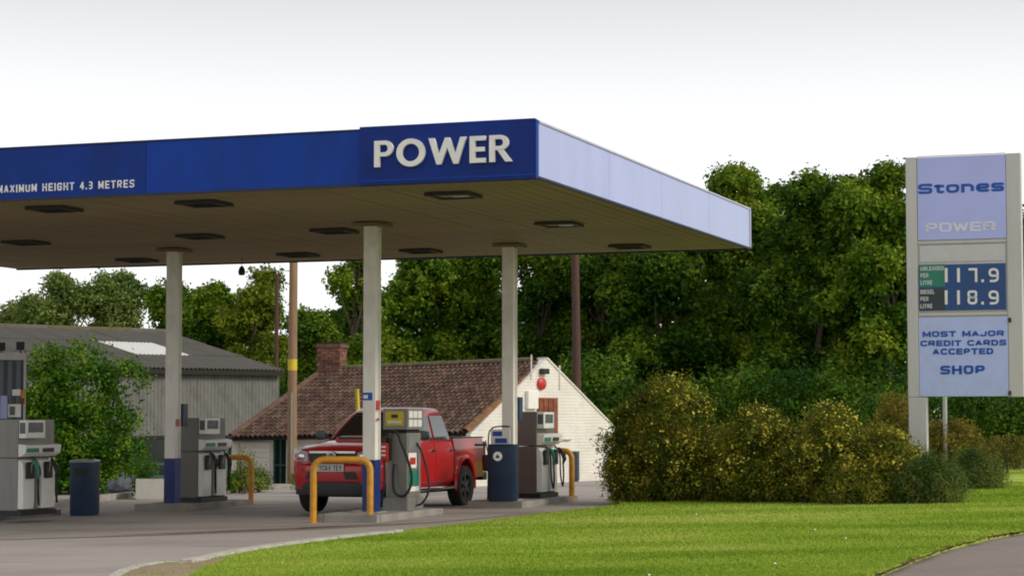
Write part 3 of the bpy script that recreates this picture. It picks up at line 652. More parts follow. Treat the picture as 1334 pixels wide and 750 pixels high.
def nozzle(parent, x, y, z, m, side=1):
    o = empty('nozzle', (x, y, z)); o.parent = parent
    MB().tube([(0, 0, .16), (.05, 0, .12), (.10, 0, .02), (.12, 0, -.07), (.10, 0, -.15)], [.022, .035, .04, .032, .022], 8).build('grip', m, o, smooth=True)
    MB().tube([(.02, 0, .15), (-.03, 0, .06), (-.04, 0, -.06)], [.016, .014, .012], 6).build('spout', m_steel, o, smooth=True)
    MB().tube([(.07, 0, .12), (.15, 0, .03), (.16, 0, -.07), (.11, 0, -.14)], .009, 6).build('guard', m_black, o)
    return o
def pump(loc, label, side_mat, noz, W=1.15):
    o = empty('fuel_pump', loc, RZ, label, 'fuel pump', 'fuel pumps under the canopy'); h = W/2
    MB().box(-.24, .24, -h+.02, h-.02, 0, .09).build('plinth', m_black, o)
    MB().box(-.25, .17, -h, h, .09, .99).build('lower_cabinet', side_mat, o, .012)
    MB().box(-.25, .17, -h, h, 1.0, 1.66).build('upper_cabinet', side_mat, o, .012)
    bays = 2; bwd = W/bays
    for i in range(bays):
        y0 = -h+i*bwd+.012
        prof = [(.172, .12), (.275, .12), (.285, .3), (.28, .75), (.26, .90), (.21, .955), (.172, .965)]
        MB().prism(prof, y0, y0+bwd*.60, lambda u, v, hh_: (u, hh_, v)).build('front_panel', m_pumpwhite, o, .008)
        MB().box(.172, .20, y0+bwd*.62, y0+bwd*.97, .12, .99).build('hose_channel', m_pumpwhite if i else m_pumpgrey, o, .004)
        bt = MB().box(.285, .33, y0+bwd*.1, y0+bwd*.5, .64, .93).build('nozzle_boot', m_black, o, .02)
        nozzle(o, .36, y0+bwd*.3, .80, noz[i % len(noz)])
        yy = y0+bwd*.3; dy = .10*(1 if i % 2 else -1)
        pts = smooth_line([(.19, yy+bwd*.45, 1.0), (.30, yy+bwd*.45, .85), (.33, yy+bwd*.4, .45), (.40, yy+.14, .19+.03*i), (.46, yy+.02, .30), (.47, yy, .50), (.46, yy, .66)], 6)
        MB().tube(pts, .016, 8).build('hose', m_rubber, o, smooth=True)
    hd = MB().prism([(.172, 1.02), (.22, 1.02), (.31, 1.08), (.33, 1.22), (.172, 1.24)], -h+.01, h-.01, lambda u, v, hh_: (u, hh_, v)).build('hood', m_pumpwhite, o, .008)
    MB().box(.318, .332, -h+.05, -h+.42, 1.095, 1.165).build('grade_label', m_green, hd); MB().box(.318, .332, -h+.55, -h+.90, 1.095, 1.165).build('grade_label', m_black, hd)
    ds = MB().box(.172, .32, -h+.02, .05, 1.34, 1.65).build('display_head', m_pumpwhite, o, .012)
    MB().box(.318, .3235, -h+.09, -.02, 1.44, 1.61).build('screen', m_screen, ds)
    MB().box(.195, .305, -h+.014, -h+.019, 1.42, 1.61).build('screen', m_screen, ds)
    return o
def from_col(key, lx, ly, dz=.125): return COLS[key]+AX*lx+AY*ly+Vector((0, 0, dz))
pump(from_col('A', .02, 1.25), 'grey fuel pump with white front beside the left canopy column', m_pumpmid, [m_black])
pump(from_col('C', .06, 1.45), 'brown sided fuel pump with green nozzles behind the blue bin', m_pumpdark, [m_green, m_black])
lp = at(36, 600, 36.6); lp.z = gz(lp.x)+.125
pump(lp, 'tall grey fuel pump with green nozzle at the left picture edge', m_pumpgrey, [m_green, m_black])

# the slimmer pump by the front column
PB = from_col('B', .10, 1.12); pb = empty('fuel_pump', PB, RZ, 'slim grey fuel pump with yellow label and red nozzle beside the truck', 'fuel pump', 'fuel pumps under the canopy')
MB().box(-.22, .24, -.36, .36, 0, .22).build('plinth', m_pumpgrey, pb, .01)
MB().box(-.18, .21, -.31, .31, .22, 1.32).build('cabinet', m_pumpgrey, pb, .012)
MB().box(-.16, .19, -.29, .29, 1.32, 1.38).build('neck', m_void, pb)
hd = MB().box(-.22, .24, -.36, .36, 1.38, 1.74).build('head', m_pumpgrey, pb, .012)
yl = MB().box(-.17, .16, -.367, -.361, 1.45, 1.69).build('yellow_label', m_yellow, hd); MB().box(-.06, .06, -.372, -.3675, 1.58, 1.64).build('print', m_black, yl); MB().box(-.13, .12, -.372, -.3675, 1.49, 1.53).build('print', m_white, yl)
for k in range(2):
    for j in range(3): MB().box(.241, .246, -.31+j*.2, -.31+j*.2+.17, 1.43+k*.15, 1.43+k*.15+.12).build('display_panel', m_pumpwhite, hd)
MB().box(.211, .216, -.25, .25, .98, 1.26).build('side_label', m_steel, pb); sp_ = MB().box(.211, .217, -.26, .1, .72, .98).build('notice', m_pumpwhite, pb); MB().box(.2175, .22, -.2, .05, .78, .9).build('print', m_red, sp_)
MB().box(.211, .216, -.26, .2, .42, .68).build('side_panel', m_green, pb); MB().box(.211, .216, -.26, .2, .32, .40).build('side_label', m_pumpwhite, pb)
MB().box(-.24, -.06, -.42, -.315, .86, 1.24).build('nozzle_boot', m_black, pb, .02)
rn = MB().box(-.23, -.07, -.50, -.425, .84, 1.16).build('nozzle_cover', m_red, pb, .05)
for k in range(3): MB().box(-.19, -.11, -.506, -.5015, .93+k*.07, .96+k*.07).build('print', m_letter, rn)
MB().tube([(-.15, -.46, 1.16), (-.14, -.45, 1.25), (-.10, -.42, 1.3)], .03, 8).build('nozzle_grip', m_black, pb, smooth=True)
MB().tube(smooth_line([(-.15, -.46, .86), (-.14, -.47, .6), (-.16, -.45, .35), (-.24, -.4, .2), (-.3, -.35, .16)], 6), .022, 8).build('hose', m_rubber, pb, smooth=True)
MB().tube(smooth_line([(-.2, -.36, 1.22), (-.12, -.42, 1.33), (.06, -.44, 1.34), (.16, -.45, 1.15), (.30, -.44, .8), (.34, -.42, .5), (.22, -.42, .26), (.04, -.42, .3), (-.01, -.40, .55), (-.01, -.36, .8)], 7), .024, 8).build('hose', m_rubber, pb, smooth=True)
MB().tube(smooth_line([(.22, .1, 1.15), (.30, .16, .95), (.42, .12, .6), (.46, .06, .32), (.36, .02, .12), (.26, 0, .08)], 7), .02, 8).build('hose', m_rubber, pb, smooth=True)

def barrier(a, b, h, label):
    m = (a+b)/2; d = b-a; d.z = 0; o = empty('safety_barrier', m, math.atan2(d.y, d.x), label, 'barrier', 'yellow hoop barriers'); w = d.length/2; za = a.z-m.z; zb = b.z-m.z; r = .17
    pts = [(-w, 0, za-.03), (-w, 0, h-r)]+[(-w+r-r*math.cos(t), 0, h-r+r*math.sin(t)) for t in [PI/10*i for i in range(1, 6)]]
    pts += [(w-r+r*math.sin(t), 0, h-r+r*math.cos(t)) for t in [PI/10*i for i in range(0, 6)]]+[(w, 0, zb-.03)]
    MB().tube(pts, .056, 14).build('hoop', m_yellowbar, o, smooth=True)
    for s, z in ((-1, za), (1, zb)): MB().lathe([(.095, -.02), (.095, .012), (.06, .016)], 14, c=(s*w, 0, z)).build('foot_plate', m_yellowbar, o)
    return o
barrier(G(408, 681), G(482, 680), 1.03, 'big yellow steel hoop barrier standing before the red truck')
q = G(745, 652.5); barrier(q-AX*.95, q, 1.0, 'yellow hoop barrier behind the brown sided pump near the white gable')
q = G(327, 656); barrier(q-AX*.95, q, .95, 'yellow hoop barrier behind the grey pump left of the truck')

def bin_(px, py, w, h, dz, label, m, rz, top=True, logo=False):
    P = G(px, py, dz); o = empty('litter_bin', P, rz, label, 'bin', 'blue forecourt bins'); a = w/2
    def rr(s, z): return [(s*x, s*y, z) for x, y in [(-a+.06, -a), (a-.06, -a), (a-.018, -a+.018), (a, -a+.06), (a, a-.06), (a-.018, a-.018), (a-.06, a), (-a+.06, a), (-a+.018, a-.018), (-a, a-.06), (-a, -a+.06), (-a+.018, -a+.018)]]
    MB().loft([rr(.94, 0), rr(.96, .03), rr(1, .06), rr(1, h*.96)]).build('body', m, o, smooth=True)
    MB().loft([rr(1.03, h*.96), rr(1.04, h*.985), rr(.98, h)]).build('lid', m_steel if top else m, o, smooth=True)
    MB().box(-a*.6, a*.6, -a-.008, -a+.01, h*.72, h*.86).build('flap', m_black if not logo else m, o, .006)
    if logo:
        lg = MB().lathe([(.085, -a-.012), (.085, -a-.009)], 20, 'y', (-.06, 0, h*.79)).build('emblem', m_letter, o)
        MB().prism([(-.105, h*.76), (-.015, h*.76), (-.06, h*.835)], -a-.015, -a-.0125, lambda u, v, d: (u, d, v)).build('emblem_figure', m, lg)
    return o
bin_(110, 671, .46, 1.03, 0, 'dark blue litter bin with grey rim near the left fuel pump', m_navy, -.1)
bin_(656, 652, .50, 1.05, .13, 'dark blue bin with round white emblem before the right column', m_bluebin, RZ+.15, False, True)
bin_(741, 627, .5, .8, 0, 'lower blue bin behind the hoop barrier by the white gable', m_bluebin, RZ)
# squeegee bucket unit and notice hoop beside the emblem bin
P = G(642, 652, .13)+AY*.35; o = empty('notice_stand', P, RZ, 'white notice with blue print in a wire hoop behind the blue bin', 'notice')
MB().tube(smooth_line([(-.22, 0, 0), (-.22, 0, 1.1), (-.16, 0, 1.33), (0, 0, 1.38), (.2, 0, 1.38)], 5), .014, 8).build('wire_hoop', m_black, o, smooth=True)
nb_ = MB().box(-.17, .22, -.01, .01, .98, 1.33).build('notice_board', m_pumpwhite, o, .004)
MB().box(-.13, .06, -.014, -.0105, 1.2, 1.29).build('print', m_signblue, nb_); MB().box(-.08, .16, -.014, -.0105, 1.07, 1.16).build('print', m_signblue, nb_)
P = G(634, 652, .13)+AY*.05; o = empty('squeegee_bucket', P, RZ, 'black squeegee bucket and brush clipped to the blue bin', 'bucket')
MB().lathe([(.07, .55), (.10, .60), (.11, .85), (.10, .86)], 12).build('bucket', m_black, o); MB().tube([(0, 0, .02), (.01, 0, .55)], .012, 6).build('stand', m_black, o); MB().tube([(.02, 0, .8), (-.05, .02, 1.12)], .01, 6).build('brush_handle', m_black, o); MB().box(-.25, -.02, -.02, .02, 1.02, 1.06).build('brush_head', m_black, o)

# ================================================================== PICKUP TRUCK
fr, rl = G(407, 668), G(602, 658)
dv = fr-rl; ang = math.atan2(dv.y, dv.x); head = ang+math.atan2(1.54, 3.085)+R(2.5)
mid = (fr+rl)/2; TR = empty('pickup_truck', (mid.x, mid.y, gz(mid.x)+.0), head, 'red double cab pickup truck parked beside the slim pump', 'truck')
def sec(x, w, zb, zt, crown):
    h = [(0, zb), (w-.12, zb), (w-.03, zb+.10), (w-.005, zb+.26), (w, .84), (w-.012, .98), (w-.05, zt-.045), (w-.15, zt), (w-.45, zt+crown*.8), (0, zt+crown)]
    ring = [(x, y, z) for y, z in h]+[(x, -y, z) for y, z in h[-2:0:-1]]
    return ring
stn = [(2.52, .60, .46, .93, .0), (2.50, .72, .42, .97, .01), (2.42, .80, .40, 1.02, .02), (2.28, .86, .40, 1.06, .03), (2.05, .885, .42, 1.095, .04), (1.55, .90, .42, 1.135, .045), (1.05, .90, .42, 1.165, .04), (.85, .90, .42, 1.18, .03), (.80, .90, .42, 1.15, 0), (-.2, .90, .42, 1.15, 0), (-.98, .90, .42, 1.16, 0)]
body = MB().loft([sec(*s) for s in stn]).build('body', m_carred, TR, smooth=True)
def wheel_cut(x, s, r=.475): return MB().lathe([(r, .50*s), (r, 1.1*s)], 40, 'y', (x, 0, .40)).build('cut', None)
AXF, AXR, WR = 1.5425, -1.5425, .395
body.parent = None
body = boolean(body, [wheel_cut(AXF, 1), wheel_cut(AXF, -1)]); body.parent = TR
bed = MB().loft([[(-1.0, .895, .50), (-1.0, .90, .8), (-1.0, .89, 1.02), (-1.0, .86, 1.19), (-1.0, -.86, 1.19), (-1.0, -.89, 1.02), (-1.0, -.90, .8), (-1.0, -.895, .50)],
                 [(-2.55, .895, .55), (-2.55, .90, .8), (-2.55, .89, 1.02), (-2.55, .86, 1.20), (-2.55, -.86, 1.20), (-2.55, -.89, 1.02), (-2.55, -.90, .8), (-2.55, -.895, .55)],
                 [(-2.66, .84, .58), (-2.68, .845, .8), (-2.68, .84, 1.02), (-2.66, .82, 1.19), (-2.66, -.82, 1.19), (-2.68, -.84, 1.02), (-2.68, -.845, .8), (-2.66, -.84, .58)]]).build('cargo_bed', m_carred, None, smooth=True)
bed.data.polygons.foreach_set('use_smooth', [False]*len(bed.data.polygons)); bed = boolean(bed, [wheel_cut(AXR, 1), wheel_cut(AXR, -1), MB().box(-2.60, -1.06, -.78, .78, .78, 1.5).build('cut', None)]); bed.parent = TR
for s in (-1, 1):
    MB().box(-2.62, -1.0, s*.82-.05, s*.82+.05, 1.192, 1.215).build('bed_rail', m_black, bed, .006)
    MB().box(-2.70, -2.60, s*.85-.035, s*.85+.035, .86, 1.13).build('tail_lamp', m_tail, TR, .015)
# cab
def cab(x0, x1, w, z, r=.06): return [(x0, w-r*1.5, z), (x0-r, w-.01, z), (x1+r, w-.01, z), (x1, w-r, z), (x1, -w+r, z), (x1+r, -w+.01, z), (x0-r, -w+.01, z), (x0, -w+r*1.5, z)]
ZB = 1.13
levels = [(ZB, .98, -.99, .855), (1.4, .63, -.92, .79), (1.68, .27, -.83, .715), (1.765, .12, -.79, .685), (1.815, -.02, -.73, .63), (1.835, -.14, -.66, .54)]
cabo = MB().loft([cab(x0, x1, w, z) for z, x0, x1, w in levels]).build('cab', m_carred, TR, smooth=True)
def lv(z):
    for (z0, a0, b0, w0), (z1, a1, b1, w1) in zip(levels[:-1], levels[1:]):
        if z0 <= z <= z1: t = (z-z0)/(z1-z0); return a0+(a1-a0)*t, b0+(b1-b0)*t, w0+(w1-w0)*t
def side_pt(f, z, s, off): x0, x1, w = lv(z); return (f, s*(w-.01+off), z)
zl, zh = 1.175, 1.665
def side_window(name, xs_lo, xs_hi, s):
    m = MB(); q = []
    for k in range(5):
        z = zl+(zh-zl)*k/4; a = xs_lo[0]+(xs_hi[0]-xs_lo[0])*k/4; b = xs_lo[1]+(xs_hi[1]-xs_lo[1])*k/4
        q.append([side_pt(a, z, s, .012), side_pt(b, z, s, .012), side_pt(b, z, s, -.01), side_pt(a, z, s, -.01)])
    return m.loft(q).build(name, m_carglass, TR)
for s in (-1, 1):
    side_window('side_window', (.76, -.07), (.20, -.10), s); side_window('side_window', (-.17, -.88), (-.18, -.76), s)
def front_win(front=True):
    q = []
    for k in range(6):
        z = (1.20 if front else 1.25)+((1.73 if front else 1.68)-(1.20 if front else 1.25))*k/5; x0, x1, w = lv(z); y = w-.115
        X = (x0+.012) if front else (x1-.012); X2 = X-.03 if front else X+.03
        q.append([(X, y, z), (X, -y, z), (X2, -y, z), (X2, y, z)])
    return MB().loft(q).build('windscreen' if front else 'rear_window', m_carglass, TR)
front_win(True); front_win(False)
# doors proud of the body side
def side_panel(name, x0, x1, z0, z1, s, off=.008, m=m_carred):
    prof = [(.52, .872), (.68, .895), (.84, .90), (.98, .888), (1.10, .855), (1.15, .845)]
    def yy(z):
        for (a, b), (c, d) in zip(prof[:-1], prof[1:]):
            if a <= z <= c: return b+(d-b)*(z-a)/(c-a)
        return prof[-1][1]
    rings = []
    for k in range(7):
        z = z0+(z1-z0)*k/6; y = yy(z); rings.append([(x0, s*(y+off), z), (x1, s*(y+off), z), (x1, s*(y-.02), z), (x0, s*(y-.02), z)])
    return MB().loft(rings).build(name, m, TR, smooth=True)
for s in (-1, 1):
    d1 = side_panel('door', .90, -.105, .535, 1.13, s); d2 = side_panel('door', -.125, -.93, .535, 1.13, s)
    for d, hx in ((d1, .04), (d2, -.80)): MB().box(hx-.09, hx+.09, s*.885-.012, s*.885+.032*s if s > 0 else s*.885+.012, .985, 1.025).build('handle', m_chrome, d, .008)
    # arch lips
    for ax in (AXF, AXR):
        pts = [(ax+.485*math.cos(t), s*.897, .40+.485*math.sin(t)) for t in [(-.12+i*(PI+.24)/20) for i in range(21)]]
        MB().tube(pts, .035, 8).build('arch_lip', m_carred, TR, smooth=True)
    MB().tube([(.98, s*.90, .40), (.90, s*.94, .40), (-.85, s*.94, .40), (-.95, s*.88, .40)], .04, 10).build('side_step', m_chrome, TR, smooth=True)
    mr = MB().loft([[(.82-dx, s*(.93+a), 1.19+b) for a, b in [(0, 0), (.17, -.02), (.22, .05), (.2, .16), (.06, .18), (0, .12)]] for dx in (0, .10)]).build('mirror', m_rim, TR, .02, True)
    MB().box(.74, .80, s*.83, s*.95, 1.19, 1.23).build('mirror_arm', m_black, mr)
    # head lamp and fog lamp
    hl_ = MB().loft([[(2.60, s*.47, .865), (2.53, s*.70, .865), (2.42, s*.82, .89), (2.26, s*.885, 1.05), (2.40, s*.74, 1.045), (2.53, s*.50, 1.005)], [(2.35, s*.47, .865), (2.30, s*.70, .865), (2.22, s*.76, .89), (2.12, s*.80, 1.04), (2.25, s*.68, 1.03), (2.34, s*.50, .99)]]).build('headlamp', m_lamp, TR, .008, True)
    MB().lathe([(.055, 2.40), (.06, 2.565), (.045, 2.575)], 16, 'x', (0, s*.60, .935)).build('lamp_reflector', m_chrome, hl_, smooth=True)
    MB().lathe([(.07, 2.40), (.07, 2.475), (.055, 2.482)], 16, 'x', (0, s*.66, .62)).build('fog_lamp', m_lamp, TR, smooth=True)
# nose
bp = MB()
bp.loft([[(x, y, z) for (x, y) in [(2.60, 0), (2.585, .35), (2.53, .62), (2.40, .82), (2.22, .905), (2.05, .91), (2.05, -.91), (2.22, -.905), (2.40, -.82), (2.53, -.62), (2.585, -.35)]] for z in (.56, .80)]+[[(x-.04, y*.985, .84) for (x, y) in [(2.60, 0), (2.585, .35), (2.53, .62), (2.40, .82), (2.22, .905), (2.05, .91), (2.05, -.91), (2.22, -.905), (2.40, -.82), (2.53, -.62), (2.585, -.35)]]])
bo = bp.build('bumper', m_carred, None, .02, True)
bo = boolean(bo, [wheel_cut(AXF, 1), wheel_cut(AXF, -1)]); bo.parent = TR
MB().loft([[(x-.02, y*.97, z) for (x, y) in [(2.60, 0), (2.585, .35), (2.53, .62), (2.38, .82), (2.1, .8), (2.1, -.8), (2.38, -.82), (2.53, -.62), (2.585, -.35)]] for z in (.34, .558)]).build('air_dam', m_black, TR, .02, True)
MB().prism([(-.52, .60), (.52, .60), (.46, .71), (-.46, .71)], 2.585, 2.606, lambda u, v, d: (d-.035*abs(u), u, v)).build('lower_intake', m_black, TR)
gr = MB().prism([(-.44, .845), (.44, .845), (.47, .99), (-.47, .99)], 2.46, 2.555, lambda u, v, d: (d-.06*abs(u), u, v)).build('grille', m_black, TR, .01)
MB().prism([(-.455, .985), (.455, .985), (.455, 1.02), (-.455, 1.02)], 2.46, 2.575, lambda u, v, d: (d-.06*abs(u), u, v)).build('grille_bar', m_chrome, gr, .006)
for z in (.88, .925): MB().box(2.50, 2.552, -.38, .38, z, z+.012).build('grille_slat', m_rim, gr)
em = MB().tube([(2.585, .085*math.cos(t), .95+.055*math.sin(t)) for t in [2*PI*i/20 for i in range(21)]], .011, 6).build('emblem', m_chrome, gr, smooth=True)
MB().tube([(2.588, .035*math.cos(t), .95+.05*math.sin(t)) for t in [2*PI*i/16 for i in range(17)]], .008, 6).build('emblem_ring', m_chrome, em, smooth=True); MB().tube([(2.588, .06*math.cos(t), .972+.02*math.sin(t)) for t in [2*PI*i/16 for i in range(17)]], .008, 6).build('emblem_ring', m_chrome, em, smooth=True)
pl = MB().box(2.612, 2.624, -.26, .26, .715, .826).build('number_plate', m_plate, TR, .003)
t = MB(); tw = text_width('YC63 TEY', .08, .62, .014, .012)
text_geom(t, 'YC63 TEY', -tw/2, .731, .08, .62, .014, .012, lambda u, v, d: (d, u, v), 2.6245, 2.627); t.build('plate_text', m_black, pl)['kind'] = 'stuff'
hs = MB().loft([[(1.62, y, z) for y, z in [(-.33, 1.16), (-.30, 1.232), (-.22, 1.25), (.22, 1.25), (.30, 1.232), (.33, 1.16)]], [(1.2, y, z) for y, z in [(-.34, 1.19), (-.32, 1.25), (-.24, 1.268), (.24, 1.268), (.32, 1.25), (.34, 1.19)]], [(.98, y, z) for y, z in [(-.30, 1.19), (-.28, 1.22), (-.2, 1.225), (.2, 1.225), (.28, 1.22), (.30, 1.19)]]]).build('bonnet_scoop', m_carred, TR, .008, True)
MB().box(1.615, 1.632, -.27, .27, 1.192, 1.236).build('scoop_mouth', m_black, hs)
MB().box(.80, .95, -.72, .72, 1.175, 1.20).build('wiper_cowl', m_black, TR, .01)
for y in (-.38, .12): MB().tube([(.96, y, 1.195), (.90, y+.45, 1.245)], .008, 6).build('wiper', m_black, TR)
MB().box(-2.86, -2.6, -.86, .86, .48, .62).build('rear_bumper', m_black, TR, .03)
MB().box(-2.55, 2.1, -.55, .55, .30, .55).build('chassis', m_black, TR)
wheel = None
for ax in (AXF, AXR):
    for s in (-1, 1):
        w = empty('wheel', (ax, s*.79, WR), 0 if s > 0 else PI); w.parent = TR
        MB().lathe([(.25, -.12), (.36, -.13), (WR-.01, -.11), (WR, -.06), (WR, .06), (WR-.01, .11), (.36, .13), (.25, .12), (.25, -.12)], 40, 'y').build('tyre', m_tyre, w, smooth=True)
        rm = MB().lathe([(.25, -.08), (.255, .115), (.235, .12), (.22, .05), (.02, .04), (.0, .04)], 36, 'y').build('rim', m_rim, w, smooth=True)
        for k in range(6):
            a = k*PI/3; MB().box(-.035, .035, .05, .10, .03, .235, Matrix.Rotation(a, 4, 'Y')).build('spoke', m_rim, rm, .01)
        MB().lathe([(.055, .05), (.05, .115), (.0, .12)], 16, 'y').build('hub_cap', m_rim, rm, smooth=True)

def warp_truck(o):
    for c in o.children:
        if c.type == 'MESH' and not c.name.startswith('wheel'):
            for v in c.data.vertices:
                x, y, z = v.co
                if z > .45: z = .45+(z-.45)*1.17 if z < 1.2 else 1.3275+(z-1.2)*.9
                if x > 1.6: x = 1.6+(x-1.6)*.85
                if x < -1.6: x = -1.6+(x+1.6)*.9
                v.co = (x, y, z)
            c.data.update(); warp_truck(c)
warp_truck(TR)

# ================================================================== TOTEM SIGN
SY = 38.0; s0 = at(1183, 400, SY); S0 = Vector((s0.x, s0.y, gz(s0.x)))
def sl_(px, py, y=0): q = hit(px, py, S0+AY*y, AY)-S0; return q.dot(AX), q.z
sign = empty('price_sign', S0, RZ, 'tall grey totem price sign with lavender panels above the shrubs', 'sign')
def rect(px0, py0, px1, py1): (a, b), (c, d) = sl_(px0, py0), sl_(px1, py1); return a, c, min(b, d), max(b, d)
xL, xR, zB, zT = rect(1183, 517, 1329, 199)
TH = .26
MB().box(xL, sl_(1196, 400)[0], 0, TH, zB, zT).build('side_frame', m_signgrey, sign, .012)
MB().box(sl_(1313, 400)[0], xR, 0, TH, zB, zT).build('side_frame', m_signgrey, sign, .012)
MB().box(sl_(1196, 400)[0]+.002, sl_(1313, 400)[0]-.002, .03, TH-.02, zB+.01, zT-.01).build('back_box', m_signgrey, sign)
MB().box(xL+.004, sl_(1207, 540)[0], .004, TH-.03, -.1, zB-.002).build('post', m_signgrey, sign, .012)
xi0, xi1 = sl_(1196.5, 400)[0], sl_(1312.5, 400)[0]
MB().box(xi0, xi1, .012, .03, sl_(1250, 200.5)[1]-.012, zT-.002).build('head_rail', m_signgrey, sign)
def panel(name, p0, p1, m, d0=.004, d1=.03, z_from=None):
    a, b, c, d = rect(p0[0], p0[1], p1[0], p1[1]); return MB().box(max(a, xi0), min(b, xi1), d0, d1, c, d).build(name, m, sign, .004), (max(a, xi0), min(b, xi1), c, d)
pt, bt_ = panel('top_panel', (1196, 313), (1313, 201), m_signlav)
pp, bp_ = panel('price_panel', (1199, 406), (1310, 317), m_signgrey, .010, .03)
plw, bl_ = panel('lower_panel', (1196, 516), (1313, 412), m_signlav2)
for py in (315, 409): z = sl_(1250, py)[1]; MB().box(xi0, xi1, .0, .03, z-.022, z+.022).build('rail', m_signgrey, sign, .004)
def sign_text(parent, txt, px0, px1, pyb, pyt, m, tf=.2, depth=-.004, name='letter', z0=.004, xs=1.5):
    a, c, b, d = rect(px0, pyb, px1, pyt); h = d-b; th = h*tf; gap = th*.5; wf = 1.
    for _ in range(40):
        wt = text_width(txt, h, wf, th, gap)*xs; wf *= ((c-a)/wt)**.7
    fn = lambda u, v, dd: (a+(u-a)*xs, dd, v)
    if name == 'letter': text_letters(parent, txt, a, b, h, wf, th, gap, fn, z0-.0005, z0+depth, m)
    else:
        t = MB(); text_geom(t, txt, a, b, h, wf, th, gap, fn, z0-.0005, z0+depth); t.build(name, m, parent)['kind'] = 'stuff'
sign_text(pt, 'Stones', 1196, 1308, 253, 235.5, m_signblue, .255, xs=1.3)
sign_text(pt, 'POWER', 1206, 1297, 303, 288, m_ghost, .2)
sign_text(plw, 'MOST MAJOR', 1202, 1308, 439, 430, m_signblue, .27, xs=1.25)
sign_text(plw, 'CREDIT CARDS', 1199, 1311, 451, 442, m_signblue, .27, xs=1.25)
sign_text(plw, 'ACCEPTED', 1215, 1294, 462, 453, m_signblue, .27, xs=1.25)
sign_text(plw, 'SHOP', 1225, 1283, 487.5, 475.5, m_signblue, .26, xs=1.3)
def cell(name, px0, py0, px1, py1, m, d0, d1, parent): a, b, c, d = rect(px0, py0, px1, py1); return MB().box(a, b, d0, d1, c, d).build(name, m, parent, .002)
cell('blank_strip', 1198.5, 341.5, 1308, 318.5, m_pricewhite, .002, .0095, pp)
bd = cell('price_board', 1197.5, 405, 1310, 342.5, m_price, .002, .0095, pp)
g1 = cell('grade_label', 1198, 374, 1231, 344, m_pgreen, -.001, .0015, pp); g2 = cell('grade_label', 1198, 404, 1231, 375.5, m_pblack, -.001, .0015, pp)
for par, ws, y0 in ((g1, ('UNLEADED', 'PER', 'LITRE'), 351.5), (g2, ('DIESEL', 'PER', 'LITRE'), 382)):
    for k, w_ in enumerate(ws): sign_text(par, w_, 1199, {'UNLEADED': 1229.5, 'DIESEL': 1217.5, 'PER': 1209.5, 'LITRE': 1214.5}[w_], y0+k*9.3+1, y0+k*9.3-5, m_pricewhite, .2, -.003, 'lettering', -.001, 1.)
for txt, yb, yt in (('117.9', 367.5, 349), ('118.9', 396.5, 378)):
    for c, x0, x1 in zip(txt, (1231, 1247, 1262 if txt == '117.9' else 1260.5, 1278.5, 1288), (1234.3, 1250.3, 1273, 1281.5, 1301)):
        a, cc, b, d = rect(x0, yb, x1, yt); h = d-b; th = h*.165; t = MB()
        if c == '.': t.box(a, cc, -.004, .0015, b, b+h*.2)
        elif c == '1': t.box(a, cc, -.004, .0015, b, d)
        else: text_geom(t, c, a, b, h, (cc-a-th)/GL[c][0]/h+th/h, th, 0, lambda u, v, dd: (u, dd, v), .0015, -.004)
        t.build('digit' if c != '.' else 'decimal_point', m_letter, bd)
for px, py in ((1316, 416), (1316, 511)):
    x, z = sl_(px, py); MB().box(x-.03, x+.02, -.03, -.001, z-.05, z+.03).build('clip', m_black, sign, .005)
p = at(1231, 540, 45.5); gp = empty('marker_post', (p.x, p.y, gz(p.x)), 0, 'thin grey post standing behind the price sign', 'post')
MB().tube([(0, 0, -.05), (0, 0, 2.6)], .05, 10).build('shaft', m_steel, gp); MB().lathe([(.06, 2.6), (.06, 2.64), (.02, 2.66)], 10).build('cap', m_steel, gp)

# ================================================================== WHITE COTTAGE
E0, E1, R1, R0 = at(302, 570, 54), at(607, 563.5, 51), at(706, 471, 53), at(425, 482, 56)
E2 = at(795, 562, 55); E2.z = E1.z+.05
E3 = R0+(R0-E0)*.95; E3.z = E0.z
house = empty('cottage', (0, 0, 0), 0, 'low white cottage with brown pantile roof and whitewashed gable', 'cottage')
gb = -.6
def flatp(p, z): return Vector((p.x, p.y, z))
wm = MB()
gn = (E2-E1); gn = Vector((gn.y, -gn.x, 0)).normalized()    # outward normal of the gable
gw = MB(); ga, gb_, gc = E1, R1, E2
P_ = [flatp(E1, gb), E1+Vector((0, 0, -.03)), R1+Vector((0, 0, .07)), E2+Vector((0, 0, .03)), flatp(E2, gb)]
gw.add([p+gn*.16 for p in P_]+[p-gn*.14 for p in P_], [(0, 1, 2, 3, 4), (9, 8, 7, 6, 5), (0, 5, 6, 1), (1, 6, 7, 2), (2, 7, 8, 3), (3, 8, 9, 4), (4, 9, 5, 0)]).build('gable_wall', m_wall, house)
ld = (E1-E0); ld.z = 0; ld.normalize(); ln = Vector((ld.y, -ld.x, 0))
def wallseg(a, b, za, zb, th=.25, inset=.22): 
    A = flatp(a, 0)-ln*inset; B = flatp(b, 0)-ln*inset
    return MB().add([A+Vector((0, 0, gb)), B+Vector((0, 0, gb)), B+Vector((0, 0, zb)), A+Vector((0, 0, za)), A-ln*th+Vector((0, 0, gb)), B-ln*th+Vector((0, 0, gb)), B-ln*th+Vector((0, 0, zb)), A-ln*th+Vector((0, 0, za))], [(0, 1, 2, 3), (7, 6, 5, 4), (0, 3, 7, 4), (1, 5, 6, 2), (3, 2, 6, 7), (0, 4, 5, 1)])
EL = (E1-E0).length
def along(px): h_ = hit(px, 590, E0-ln*.22, ln); return (h_-E0).dot(ld)
ta, tb = along(355), along(373)
def ep(t): return E0.lerp(E1, t/EL)
ez = -.06
